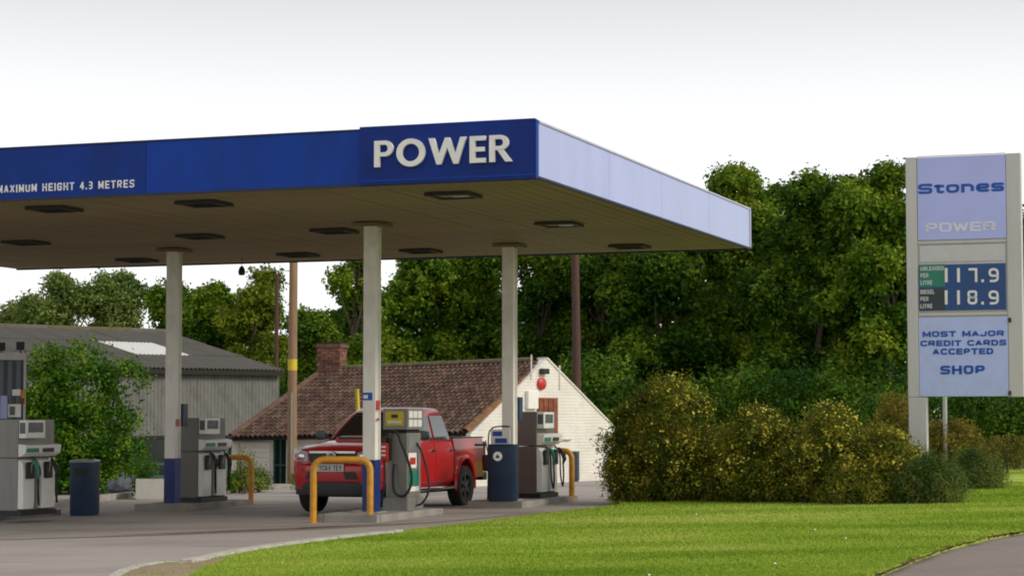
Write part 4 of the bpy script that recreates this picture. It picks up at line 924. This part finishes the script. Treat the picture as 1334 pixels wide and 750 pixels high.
wallseg(ep(.1), ep(ta), ep(.1).z+ez, ep(ta).z+ez).build('front_wall', m_wall, house)
wallseg(ep(tb), ep(EL-.05), ep(tb).z+ez, ep(EL-.05).z+ez).build('front_wall', m_wall, house)
wd = empty('window', ep((ta+tb)/2)-ln*.3, math.atan2(ld.y, ld.x)); wd.parent = house; hw = (tb-ta)/2; z1 = -.08
MB().box(-hw, hw, .02, .06, -1.5, z1).build('pane', m_darkglass, wd)
for xx in (-hw, -.02, hw-.05): MB().box(xx, xx+.05, -.03, .018, -1.5, z1).build('frame_bar', m_darkgreen, wd)
MB().box(-hw, hw, -.032, .016, -.75, -.70).build('frame_bar', m_darkgreen, wd)
# white boards on the front wall
for k in range(8):
    A = ep(.15)-ln*.2; L = ta-.2; MB().box(0, L, -.022, .0, k*.13, k*.13+.122).build('weatherboard', m_wall, house, loc=(A.x, A.y, E0.z-1.15), rot=(0, 0, math.atan2(ld.y, ld.x)))
# back and far walls
MB().add([flatp(E3, gb), flatp(E2, gb), E2, E3, flatp(E0, gb), E0, R0], [(0, 1, 2, 3), (4, 0, 3, 6, 5)]).build('rear_wall', m_wall, house)
# roof deck under the tiles, then pantiles laid as curved tiles
MB().add([E0, E1, R1, R0, E0-Vector((0, 0, .08)), E1-Vector((0, 0, .08)), R1-Vector((0, 0, .08)), R0-Vector((0, 0, .08))], [(0, 1, 2, 3), (7, 6, 5, 4), (0, 4, 5, 1), (1, 5, 6, 2), (2, 6, 7, 3), (3, 7, 4, 0)]).build('roof_deck', m_void, house)
MB().add([R0, R1, E2, E3, R0-Vector((0, 0, .08)), R1-Vector((0, 0, .08)), E2-Vector((0, 0, .08)), E3-Vector((0, 0, .08))], [(0, 1, 2, 3), (7, 6, 5, 4), (0, 4, 5, 1), (1, 5, 6, 2), (2, 6, 7, 3), (3, 7, 4, 0)]).build('rear_roof', m_tile, house)
def bil(u, v): return (E0.lerp(E1, u)).lerp(R0.lerp(R1, u), v)
nrm = (E1-E0).cross(R0-E0).normalized()
if nrm.z < 0: nrm = -nrm
def pantiles(nc, nr):
    m = MB(); prof = [(0, .02), (.18, .055), (.36, .06), (.52, .03), (.72, .0), (.9, .005), (1.04, .03)]
    for r in range(nr):
        for c in range(nc):
            v0 = r/nr-.012; v1 = (r+1.12)/nr; du = random.uniform(-.0008, .0008); lift = random.uniform(0, .012); k0 = random.uniform(-.006, .01)
            a = []; b = []; d = []
            for f, h in prof:
                u = min(1., max(0., (c+f)/nc+du)); sag = -.05*math.sin(PI*u)*math.sin(PI*min(1, max(0, v0)))
                p0 = bil(u, v0)+nrm*(h+.045+lift)+Vector((0, 0, sag)); p1 = bil(u, min(1., v1))+nrm*(h+.012+k0)+Vector((0, 0, sag))
                a.append(p0); b.append(p1); d.append(p0-nrm*.03)
            n_ = len(prof); m.add(a+b+d, [(i, i+1, n_+i+1, n_+i) for i in range(n_-1)]+[(i+1, i, 2*n_+i, 2*n_+i+1) for i in range(n_-1)])
    return m
pan = pantiles(46, 19).build('pantiles', m_tile, house, smooth=False); pan['kind'] = 'stuff'
# per tile tone
def island_tint(m, amt=.35):
    t = m.node_tree; n = t.nodes; b = n['Principled BSDF']; l = b.inputs['Base Color'].links[0]; src = l.from_socket
    ge = n.new('ShaderNodeNewGeometry'); mr = n.new('ShaderNodeMapRange'); mr.inputs['To Min'].default_value = 1-amt; mr.inputs['To Max'].default_value = 1+amt
    t.links.new(ge.outputs['Random Per Island'], mr.inputs['Value']); mx = n.new('ShaderNodeMixRGB'); mx.blend_type = 'MULTIPLY'; mx.inputs['Fac'].default_value = 1
    t.links.new(src, mx.inputs['Color1']); t.links.new(mr.outputs[0], mx.inputs['Color2']); t.links.new(mx.outputs[0], b.inputs['Base Color'])
island_tint(m_tile, .45)
# ridge and verge tiles
def tile_run(name, a, b, k, r, m, up=Vector((0, 0, 1))):
    d = (b-a)/k
    for i in range(k):
        p = a+d*i; q = p+d*.98; s = d.normalized().cross(up).normalized(); u = s.cross(d.normalized())
        ring = lambda c, rr: [c+s*rr*math.cos(t)+u*rr*math.sin(t)*.8 for t in [PI*j/6 for j in range(7)]]
        MB().loft([ring(p, r*1.06), ring(q, r)], False).build(name, m, house, smooth=True)
tile_run('ridge_tile', R0+Vector((0, 0, .02)), R1+Vector((0, 0, .03))-(R1-R0).normalized()*.2, 15, .12, m_moss)
tile_run('verge_tile', E1+nrm*.04, R1+nrm*.04-Vector((0, 0, .1)), 9, .11, m_lichen, nrm)
tile_run('verge_tile', E0+nrm*.05, R0+nrm*.05, 11, .10, m_tile, nrm)
# coping on the far slope of the gable
# chimney: courses of bricks around a mortar core
cp = bil(.035, .9); cc = at(432, 470, cp.y+.1); ch = empty('chimney', (cc.x, cp.y+.2, cp.z-.3), -.3); ch.parent = house
hC = at(432, 447, cp.y).z-(cp.z-.3)
MB().box(-.30, .30, -.22, .22, 0, hC-.1).build('core', m_mortar, ch)
bk = MB(); nC = int((hC-.12)/.075)
for k in range(nC):
    o_ = .0 if k % 2 else .11
    for i in range(-1, 3):
        x0 = -.33+o_+i*.225; x1 = min(.33, x0+.213); x0 = max(-.33, x0)
        if x1-x0 > .03:
            j = random.uniform(0, .008)
            bk.box(x0, x1, -.25-j, -.221, k*.075, k*.075+.064); bk.box(x0, x1, .221, .25+j, k*.075, k*.075+.064)
    for i in range(-1, 3):
        y0 = max(-.22, -.22+o_+i*.225); y1 = min(.22, -.22+o_+i*.225+.213)
        if y1-y0 > .03: bk.box(-.33, -.301, y0, y1, k*.075, k*.075+.064); bk.box(.301, .33, y0, y1, k*.075, k*.075+.064)
bk = bk.build('brickwork', m_brick, ch); bk['kind'] = 'stuff'; island_tint(m_brick, .4)
MB().box(-.36, .36, -.28, .28, hC-.12, hC-.02).build('cap', m_brick, ch, .01); MB().box(-.34, .34, -.26, .26, hC-.02, hC+.03).build('cap', m_void, ch, .01)
# gable fittings, flush on the wall
gu = (E2-E1); gu.z = 0; gu.normalize(); gface = E1+gn*.16
def gpt(px, py): q = hit(px, py, gface, gn)-gface; return q.dot(gu), q.z
def gbox(name, px0, py0, px1, py1, m, d0, d1, parent=house, bevel=0.):
    (a, b), (c, d) = gpt(px0, py0), gpt(px1, py1)
    return MB().box(min(a, c), max(a, c), -d1, -d0, min(b, d), max(b, d)).build(name, m, parent, bevel, loc=gface, rot=(0, 0, math.atan2(gu.y, gu.x)))
rb = gbox('boarded_window', 699, 566, 725, 518, m_rust, .0, .05, bevel=.006)
for k in range(4): gbox('board', 700+k*6.2, 564.5, 705.4+k*6.2, 519.5, m_rust, .051, .07, bevel=.004)
gbox('meter_box', 684, 532, 697, 509, m_pumpwhite, .0, .12, bevel=.01)
x, z = gpt(704, 499.5); al = MB().lathe([(.155, -.0), (.155, -.07), (.11, -.10), (.0, -.105)], 24, 'y', (x, 0, z)).build('alarm_bell', m_red, house, smooth=True, loc=gface, rot=(0, 0, math.atan2(gu.y, gu.x)))
x, z = gpt(706, 484); fl = MB().box(x-.12, x+.12, -.16, -.005, z-.06, z+.08).build('floodlight', m_black, house, .02, loc=gface, rot=(0, 0, math.atan2(gu.y, gu.x)))
for px, py in ((691, 468), (728, 482)):
    x, z = gpt(px, py); MB().tube([(x, -.03, z-.5), (x, -.03, z+.12)], .022, 6).build('vent_pipe', m_white, house, loc=gface, rot=(0, 0, math.atan2(gu.y, gu.x)))
x0, z = gpt(712, 573); x1, _ = gpt(742, 573); MB().tube([(x0, -.04, z), (x1, -.04, z)], .02, 6).build('handrail', m_steel, house, loc=gface, rot=(0, 0, math.atan2(gu.y, gu.x)))
a_ = E2+gn*.02+Vector((0, 0, .03)); b_ = R1+gn*.02+Vector((0, 0, .07)); dd = (b_-a_)
m = MB()
for k in range(6):
    p = a_+dd*(k/6); q = a_+dd*((k+.985)/6); MB().add([p+gn*.17, q+gn*.17, q-gn*.2, p-gn*.2]+[c+Vector((0, 0, .05)) for c in (p+gn*.17, q+gn*.17, q-gn*.2, p-gn*.2)], [(3, 2, 1, 0), (4, 5, 6, 7), (0, 1, 5, 4), (1, 2, 6, 5), (2, 3, 7, 6), (3, 0, 4, 7)]).build('coping_stone', m_wall, house)

# ================================================================== GREY BARN
BD = Vector((.738, .675, 0)); BP = Vector((-.675, .738, 0)); BE = at(367, 483, 64); BL = 15.; BH = 6.4; ridge_z = 4.42
barn = empty('barn', (BE.x, BE.y, 0), math.atan2(BD.y, BD.x), 'long grey barn with corrugated roof behind the climbing shrub', 'barn')
ez_ = BE.z; sl_a = math.atan2(ridge_z-ez_, BH)
def corr(w, L, n, amp):                                     # corrugated sheet: u across ridge run, w along
    m = MB(); k = n*4; top = []; 
    for i in range(k+1):
        x = w*i/k; h = amp*math.sin(2*PI*i/4.0+.4); top.append((x, h))
    vs = [(x, 0, h) for x, h in top]+[(x, L, h) for x, h in top]+[(x, 0, h-.012) for x, h in top]
    return m.add(vs, [(i, i+1, k+1+i+1, k+1+i) for i in range(k)]+[(i+1, i, 2*(k+1)+i, 2*(k+1)+i+1) for i in range(k)]).mesh('roof_sheet')
Ls = math.hypot(BH, ridge_z-ez_); sh = corr(1.02, Ls/3+.12, 7, .03)
for side in (0, 1):
    for r in range(3):
        for i in range(15):
            if side == 0 and r == 1 and i in (11, 12): mt_ = 'sk'
            else: mt_ = None
            s = (r*Ls/3-.12); y = s*math.cos(sl_a); z = ez_+s*math.sin(sl_a)+.05+r*.018+random.uniform(0, .008)
            if side: y = 2*BH-y
            o_ = bpy.data.objects.new('roof_sheet' if not mt_ else 'skylight_sheet', sh if not mt_ else sh.copy()); COL.objects.link(o_); o_.parent = barn
            if mt_: o_.data.materials.clear(); o_.data.materials.append(m_skylight)
            elif not sh.materials: sh.materials.append(m_asb)
            o_.location = (-BL+i*1.0+(1.02 if side else 0), y, z); o_.rotation_euler = (sl_a, 0, PI if side else 0)
for i in range(10): MB().tube([(-BL+i*1.5, BH, ridge_z+.05), (-BL+i*1.5+1.49, BH, ridge_z+.05)], .14, 8).build('ridge_cap', m_moss if i % 3 else m_asb, barn)
MB().box(-BL, .02, -.12, .0, ez_-.16, ez_-.02).build('gutter', m_void, barn, .02)
cs = MB()
cl = corr(1.0, 1., 8, .012)
for i in range(15):
    o_ = link('cladding_sheet', cl, m_clad, barn, (-BL+i*1.0, .12+random.uniform(0, .006), 1.15), (PI/2, 0, 0)); o_.scale = (1, ez_-1.15, 1)
MB().box(-BL, 0, .16, .3, -.8, ez_).build('wall', m_clad, barn)
MB().add([(0, .2, -.8), (0, 2*BH-.2, -.8), (0, 2*BH-.2, ez_), (0, BH, ridge_z-.03), (0, .2, ez_)], [(0, 1, 2, 3, 4)]).build('gable_wall', m_clad, barn)
MB().box(-BL, 0, 2*BH-.3, 2*BH-.2, -.8, ez_).build('wall', m_clad, barn)
MB().box(-BL, 0, .05, .159, 1.05, 1.15).build('sill', m_void, barn)
for i in range(15):
    wn_ = MB().box(-BL+i*1.0+.08, -BL+i*1.0+.92, .09, .13, -.6, 1.04).build('window', m_darkglass, barn)
    MB().box(-BL+i*1.0, -BL+i*1.0+.08, .06, .158, -.6, 1.05).build('frame_post', m_darkgreen, barn)
    MB().box(-BL+i*1.0+.08, -BL+i*1.0+.92, .07, .0895, .28, .36).build('glazing_bar', m_darkgreen, wn_)
    MB().box(-BL+i*1.0+.08, -BL+i*1.0+.92, .07, .0895, -.6, .0).build('lower_board', m_darkgreen, wn_)

# ================================================================== POLES, CONTAINER, SMALL THINGS
p = G(380, 636); o = empty('telegraph_pole', p, 0, 'pale wooden telegraph pole with yellow band before the cottage', 'pole')
MB().tube([(0, 0, -.1), (0, 0, 3), (.02, 0, 8.2)], [.125, .115, .095], 14).build('shaft', m_wood, o, smooth=True)
zb_ = at(380, 475, p.y).z-p.z; MB().lathe([(.121, zb_-.14), (.121, zb_+.14)], 14).build('yellow_band', m_yellow, o, smooth=True)
MB().box(-.02, .02, -.135, -.115, .4, 2.4).build('conduit', m_steel, o)
p = at(751, 500, 66); o = empty('telegraph_pole', (p.x, p.y, gz(p.x)), 0, 'dark brown telegraph pole before the trees behind the white gable', 'pole')
MB().tube([(0, 0, -.1), (0, 0, 4), (-.06, 0, 8.8)], [.15, .14, .11], 14).build('shaft', m_wooddark, o, smooth=True)
for k in range(4): MB().tube([(-.2, -.05, 4.5+k*.5), (.2, -.05, 4.5+k*.5)], .012, 6).build('step_iron', m_black, o)
p = at(360, 480, 72); o = empty('aerial_mast', (p.x, p.y, gz(p.x)), 0, 'thin dark mast with crossbar aerial behind the barn roof', 'mast')
zt_ = at(360, 357, 72).z-gz(p.x); MB().tube([(0, 0, 0), (0, 0, zt_)], .07, 8).build('shaft', m_wooddark, o)
MB().tube([(-.75, 0, zt_+.12), (.7, 0, zt_+.12)], .018, 6).build('boom', m_steel, o); MB().tube([(0, 0, zt_-.05), (0, 0, zt_+.13)], .03, 6).build('bracket', m_steel, o)
for k in range(7): MB().tube([(-.7+k*.22, -.25, zt_+.12), (-.7+k*.22, .25, zt_+.12)], .01, 5).build('element', m_steel, o)

p = at(468, 520, 46); o = empty('marker_pole', (p.x+.08, p.y, gz(p.x)), 0, 'yellow leaning pole tip showing above the truck roof', 'pole')
zt_ = at(466, 508, 46).z-gz(p.x); MB().tube([(0, 0, 0), (-.13, 0, zt_)], .045, 8).build('shaft', m_yellow, o); MB().lathe([(.05, zt_-.01), (.05, zt_+.03)], 8, c=(-.13, 0, 0)).build('cap', m_yellow, o)
# storage container at the left edge
p = at(33, 461, 45); cz_ = gz(p.x); o = empty('storage_container', (p.x, p.y, cz_), .30, 'blue grey ribbed container with floodlights at the left picture edge', 'container'); hh_ = p.z-cz_
MB().box(-2.6, -.03, .06, 2.2, .05, hh_-.1).build('body', m_contain, o)
for k in range(14): MB().box(-2.55+k*.182, -2.55+k*.182+.1, .0, .058, .12, hh_-.14).build('rib', m_contain, o, .012)
MB().box(-2.62, .02, -.04, 2.22, hh_-.13, hh_+.02).build('roof_rail', m_signgrey, o, .01); MB().box(-.03, .02, -.02, .1, .0, hh_-.132).build('corner_post', m_signgrey, o)
def cpx(px, py): q = hit(px, py, p+Vector((0, -.05, 0)), Vector((-math.sin(.30), math.cos(.30), 0)))-o.location; return q.x*math.cos(.30)+q.y*math.sin(.30), q.z
for px, py in ((2, 453), (27, 452)):
    x, z = cpx(px, py); f = MB().box(x-.1, x+.08, -.08, .08, z-.06, z+.12).build('floodlight', m_black, o, .02); MB().tube([(x, 0, hh_), (x, 0, z-.05)], .02, 6).build('bracket', m_black, f)
def cbox(name, a, b, m, d0, d1, bevel=.004): (x0, z0), (x1, z1) = cpx(*a), cpx(*b); return MB().box(min(x0, x1), max(x0, x1), d0, d1, min(z0, z1), max(z0, z1)).build(name, m, o, bevel)
cbox('notice', (16, 515), (27, 507), m_pumpwhite, -.03, -.004); cbox('notice', (27.5, 518), (33, 507), m_yellowbar, -.03, -.02); cbox('notice', (26, 526), (32, 518.5), m_rust, -.03, -.02)
wb = cbox('window', (10, 543), (27.5, 526), m_pumpwhite, -.05, -.004); (x0, z0), (x1, z1) = cpx(12.5, 540.5), cpx(19.5, 529); MB().box(x0, x1, -.056, -.0505, z0, z1).build('pane', m_darkglass, wb)
cbox('side_sign', (0, 545), (9.5, 515), m_lav, -.09, -.004); cbox('side_sign', (-12, 545), (-.3, 515), m_colblue, -.09, -.004)

# sacks, planter, garden fence
def sack(px, py, s, label, sx):
    P = G(px, py, .02); o = empty('rubbish_sack', P, sx, label, 'sack', 'sacks by the shrub bed'); bm = bmesh.new(); bmesh.ops.create_icosphere(bm, subdivisions=4, radius=1)
    for v in bm.verts:
        c = v.co; f = 1+.09*math.sin(c.x*7+sx)+.08*math.sin(c.y*9+c.z*6+sx)+.05*math.sin(c.z*15+c.x*11)
        z = c.z; r = s*f*(1.0-.42*max(0, z)**1.5); v.co = Vector((c.x*r*1.1, c.y*r*.9, (z+.86)*s*.62*(1+.08*math.sin(c.x*9))))
        if v.co.z < 0: v.co.z = 0
    for fc in bm.faces: fc.smooth = True
    me = bpy.data.meshes.new('bag'); bm.to_mesh(me); bm.free(); link('bag', me, m_sack, o)
    MB().tube([(0, 0, s*1.08), (.02, 0, s*1.2), (.07, .02, s*1.38)], [.05, .035, .09], 8).build('tied_neck', m_sack, o, smooth=True)
sack(172, 644, .30, 'grey tied sack slumped against the shrub, nearer the white planter', 1.2)
sack(161, 643, .36, 'taller grey tied sack leaning into the climbing shrub', 2.9)
P = G(206, 650); o = empty('planter', P, .1, 'low white planter box behind the left column', 'planter')
MB().box(-.5, .3, 0, .5, 0, .45).build('box', m_white, o, .015); MB().box(-.45, .25, .05, .45, .40, .46).build('soil', m_soil, o)
p = G(362, 632); o = empty('garden_fence', (p.x, p.y+1.2, gz(p.x)), .1, 'low white rail fence below the cottage window', 'fence')
for x in (-.8, -.2, .4): MB().box(x, x+.08, -.04, .04, 0, .62).build('post', m_white, o)
for z in (.2, .46): MB().box(-.8, .48, -.065, -.042, z, z+.1).build('rail', m_white, o)
# road grit and daisies would be too small to pick apart: only the odd daisy head on the lawn
P = np.array([list(G(*q, LZ+.03)) for q in [(908, 669), (1062, 689), (1102, 700), (846, 748), (1010, 733)]])
Vd = leaves(P, np.tile([[0, -.5, .8]], (len(P), 1)), np.full(len(P), .032), .9)
tag(link('daisies', quads_mesh('daisies', Vd), m_letter), 'scattered white daisy heads in the lawn', 'flowers', kind='stuff')

# ================================================================== VEGETATION
l_dark = leafmat('leaf_dark', (.016, .056, .005), (.052, .122, .009), (.185, .265, .018), .45)
l_mid = leafmat('leaf_mid', (.026, .082, .005), (.092, .18, .010), (.275, .35, .026), .5)
l_light = leafmat('leaf_light', (.06, .11, .018), (.15, .22, .045), (.30, .35, .10), .5)
l_yel = leafmat('leaf_yellow_green', (.06, .10, .008), (.16, .22, .015), (.32, .33, .03), .5)
l_olive = leafmat('leaf_olive', (.035, .065, .006), (.14, .16, .016), (.38, .34, .04), 2.6)
l_ivy = leafmat('leaf_ivy', (.02, .08, .005), (.065, .17, .01), (.19, .31, .02), 1.5)
l_jun = leafmat('leaf_juniper', (.035, .075, .014), (.10, .15, .03), (.21, .23, .06), 2.)
l_gold = leafmat('leaf_gold', (.08, .08, .012), (.17, .145, .022), (.30, .235, .04), 2.)
m_flower = leafmat('yellow_petal', (.46, .36, .03), (.62, .53, .06), (.74, .68, .2), 2., .15)
TG = 'trees behind the petrol station'
T = [
 (15, 392, 60, 104, l_light, 'pale green tree at the left edge behind the barn roof', 16000, .2, 0.),
 (85, 356, 62, 100, l_light, 'greyish green willow like tree left of the left column', 24000, .17, .3),
 (148, 353, 55, 102, l_light, 'pale feathery tree next to the left column, above the skylight', 22000, .17, .3),
 (215, 372, 55, 98, l_mid, 'green tree showing on both sides of the left column', 20000, .19, 0.),
 (285, 370, 50, 96, l_mid, 'rounded mid green tree right of the left column', 20000, .19, 0.),
 (340, 350, 42, 94, l_yel, 'yellowish green tree rising around the aerial mast', 18000, .18, .3),
 (402, 404, 45, 90, l_mid, 'low green tree between the telegraph pole and the chimney', 16000, .18, 0.),
 (462, 322, 42, 78, l_mid, 'airy tree with gaps left of the front column', 9000, .17, 1.),
 (548, 318, 66, 84, l_mid, 'bright green tree right of the front column', 26000, .18, 0.),
 (622, 312, 62, 84, l_mid, 'green tree above the cottage roof, left of the right column', 26000, .18, 0.),
 (702, 310, 56, 82, l_dark, 'dark tree beside the brown telegraph pole', 20000, .18, .5),
 (782, 292, 62, 82, l_dark, 'dark tree with light gaps right of the brown telegraph pole', 24000, .18, .5),
 (868, 262, 72, 78, l_dark, 'dense dark green tree below the canopy corner', 32000, .18, 0.),
 (968, 216, 84, 80, l_mid, 'tall tree right of the canopy end', 36000, .18, .2),
 (1062, 226, 80, 75, l_dark, 'tall dark tree midway between canopy and price sign', 36000, .18, 0.),
 (1148, 213, 72, 73, l_mid, 'tallest green tree touching the left edge of the price sign', 34000, .18, .2),
 (1245, 236, 80, 78, l_dark, 'dark tree mostly hidden behind the price sign', 26000, .19, 0.),
 (1345, 274, 66, 74, l_dark, 'dark tree at the right edge behind the price sign', 24000, .18, 0.),
]
T += [(px, pt_, hw, Y, l_dark, lab, 15000, .24, 0.) for px, pt_, hw, Y, lab in (
 (590, 322, 90, 98, 'darker tree in the back row behind the front column'), (745, 318, 80, 98, 'darker back row tree seen through gaps by the brown pole'), (905, 252, 80, 96, 'back row tree above the canopy far corner'),
 (1015, 236, 80, 95, 'back row tree filling the dip between the tall trees'), (1105, 232, 80, 94, 'back row tree left of the price sign'), (450, 400, 60, 99, 'low back row tree above the chimney'))]
for px, pt_, hw, Y, m, lab, n, lf, loose in T: tree(px, pt_, hw, Y, m, lab, TG, n, lf, .6, 1., 26, loose)
# under-storey closing the foot of the wood
def blobs_box(w, d, h, k, r0, r1): return [((rng.uniform(-w, w), rng.uniform(-d, d), rng.uniform(.15, 1)*h*.75), rng.uniform(r0, r1)) for _ in range(k)]
for px, Y, w, h, m, lab in ((870, 70, 3.2, 3.6, l_dark, 'dark undergrowth behind the white gable end'), (1040, 69, 3.4, 3.2, l_dark, 'dark undergrowth behind the tallest yellow flowered shrub'), (640, 76, 5, 4., l_dark, 'dark undergrowth behind the cottage ridge'), (380, 84, 6, 4.2, l_mid, 'green undergrowth behind the barn and chimney')):
    p = at(px, 560, Y); shrub('undergrowth', (p.x, Y, gz(p.x)), blobs_box(w, .8, h, 26, .7, 1.2), 15000, .17, m, lab, 'undergrowth below the trees')
p = at(1270, 600, 57.5); shrub('hedge', (p.x, 58.5, gz(p.x)), blobs_box(3.6, .5, 2.6, 34, .6, .95), 32000, .12, l_dark, 'dark green hedge at the far end of the lawn')
for px, Y, h, s, lab in ((1165, 47, 2.0, .55, 'tall golden brown shrub left of the sign post'), (1236, 46, 1.30, .45, 'small golden brown shrub right of the sign post')):
    p = at(px, 560, Y); shrub('golden_shrub', (p.x, Y, gz(p.x)+LZ), [((rng.uniform(-s, s)*.8, rng.uniform(-s, s)*.8, rng.uniform(.2, .8)*h), rng.uniform(.3, .45)) for _ in range(14)]+[((0, 0, h-.3), .3)], 14000, .07, l_gold, lab, 'golden shrubs by the sign')
p = at(1320, 600, 54); shrub('golden_shrub', (p.x, 54, gz(p.x)+LZ), blobs_box(1.8, .4, .9, 14, .25, .4), 8000, .07, l_gold, 'long low golden growth under the hedge at the right edge', 'golden shrubs by the sign')
# the flowering bank: separate shrubs grown together
def mound(px, pytop, hw_px, Y, k, r0, r1):
    t_ = at(px, pytop, Y); hw = hw_px*Y/FPX; b = Vector((t_.x, Y, gz(t_.x)+LZ)); H = t_.z-b.z; bl = []
    for i in range(k):
        a = rng.uniform(0, 2*PI); rr = rng.random()**.5; x = math.cos(a)*rr*hw*.85; y = math.sin(a)*rr*hw*.62
        z = H*.9*math.sqrt(max(0, 1-rr*rr*.8))*rng.uniform(.35, .92); r = rng.uniform(r0, r1)*(1-.25*rr); bl.append(((x, y, max(.2, min(z, H-r*.8))), r))
    for i in range(int(k*.9)):
        a = rng.uniform(0, 2*PI); rr = rng.uniform(.55, 1.); r = rng.uniform(r0, r1)*.8
        bl.append(((math.cos(a)*rr*hw*.95, math.sin(a)*rr*hw*.7, rng.uniform(.02, .35)*min(H, 1.2)), r))
    for i in range(k):
        c0, q0 = bl[rng.integers(len(bl))]; d = unit(rng.normal(size=3)); d[2] = abs(d[2]); bl.append(((c0[0]+d[0]*q0, c0[1]+d[1]*q0, min(H-q0*.3, c0[2]+d[2]*q0*.9)), q0*rng.uniform(.25, .5)))
    bl.append(((0, 0, H-r1*.75), r1*.85)); return b, bl, hw
FG = 'yellow flowered shrubs on the lawn'
for px, pt_, hw, Y, k, r0, r1, n, lab, m, nf in (
    (870, 487, 76, 39.4, 34, .34, .55, 60000, 'tallest yellow flowered shrub, nearest the white gable', l_olive, 1300),
    (822, 528, 30, 39.6, 14, .25, .42, 18000, 'small yellow flowered shrub touching the white gable in view', l_olive, 500),
    (985, 530, 74, 38.4, 30, .3, .5, 50000, 'broad yellow flowered shrub in the middle of the shrub bank', l_olive, 1300),
    (1080, 528, 74, 37.6, 30, .3, .5, 50000, 'yellow flowered shrub just left of the sign post', l_olive, 1500),
    (1150, 560, 62, 36.8, 22, .25, .42, 34000, 'low yellow flowered shrub at the foot of the sign post', l_olive, 900)):
    b, bl, hwm = mound(px, pt_, hw, Y, k, r0, r1)
    shrub('flowering_shrub', b, bl, int(n*1.5), .06, m, lab, FG, .45, .5, m_flower, int(nf*1.6), .045, 12)
for px, pt_, hw, Y, n, lab, m in ((1210, 588, 42, 36.2, 30000, 'low green spreading shrub at the right end of the flowering bank', l_jun), (1268, 590, 42, 42.5, 30000, 'rounded green juniper like shrub standing apart right of the bank', l_jun), (1120, 605, 50, 36.4, 16000, 'small green shrub in front of the yellow flowers', l_olive)):
    b, bl, hwm = mound(px, pt_, hw, Y, 22, .2, .34); shrub('low_shrub', b, bl, n, .055, m, lab, 'low green shrubs on the lawn', .3, .45)
# climbing shrub by the barn
b, bl, hwm = mound(108, 446, 68, 51.5, 46, .4, .62)
bl += [((rng.uniform(-1.1, 1.2), rng.uniform(-.5, .2), rng.uniform(.3, 2.9)), rng.uniform(.35, .55)) for _ in range(26)]
shrub('climbing_shrub', b, bl, 60000, .095, l_ivy, 'big bright green rounded shrub by the barn, behind the left bin', None, .6, .4, None, 0, .05, 14)
b, bl, hwm = mound(62, 452, 34, 51.8, 22, .35, .5); shrub('climbing_shrub', b, bl, 26000, .095, l_ivy, 'green shrub squeezed between the container and the rounded shrub', None, .6)
for px, pt_, hw, Y, m, lab, n in ((193, 602, 18, 47, l_ivy, 'loose leafy weed beside the white planter', 3500), (330, 612, 26, 50, l_light, 'pale green low plant behind the yellow barrier by the kerb', 9000), (305, 618, 16, 49.5, l_ivy, 'small green plant behind the grey pump hoses', 5000), (398, 622, 14, 49, l_mid, 'small green plant at the foot of the telegraph pole', 4000), (318, 578, 8, 48.5, l_yel, 'straggly tall rose above the yellow barrier', 1500)):
    b, bl, hwm = mound(px, pt_, hw, Y, 12, .12, .2); shrub('garden_plant', b, bl, n, .06, m, lab, 'garden plants along the back kerb', .5, .6)
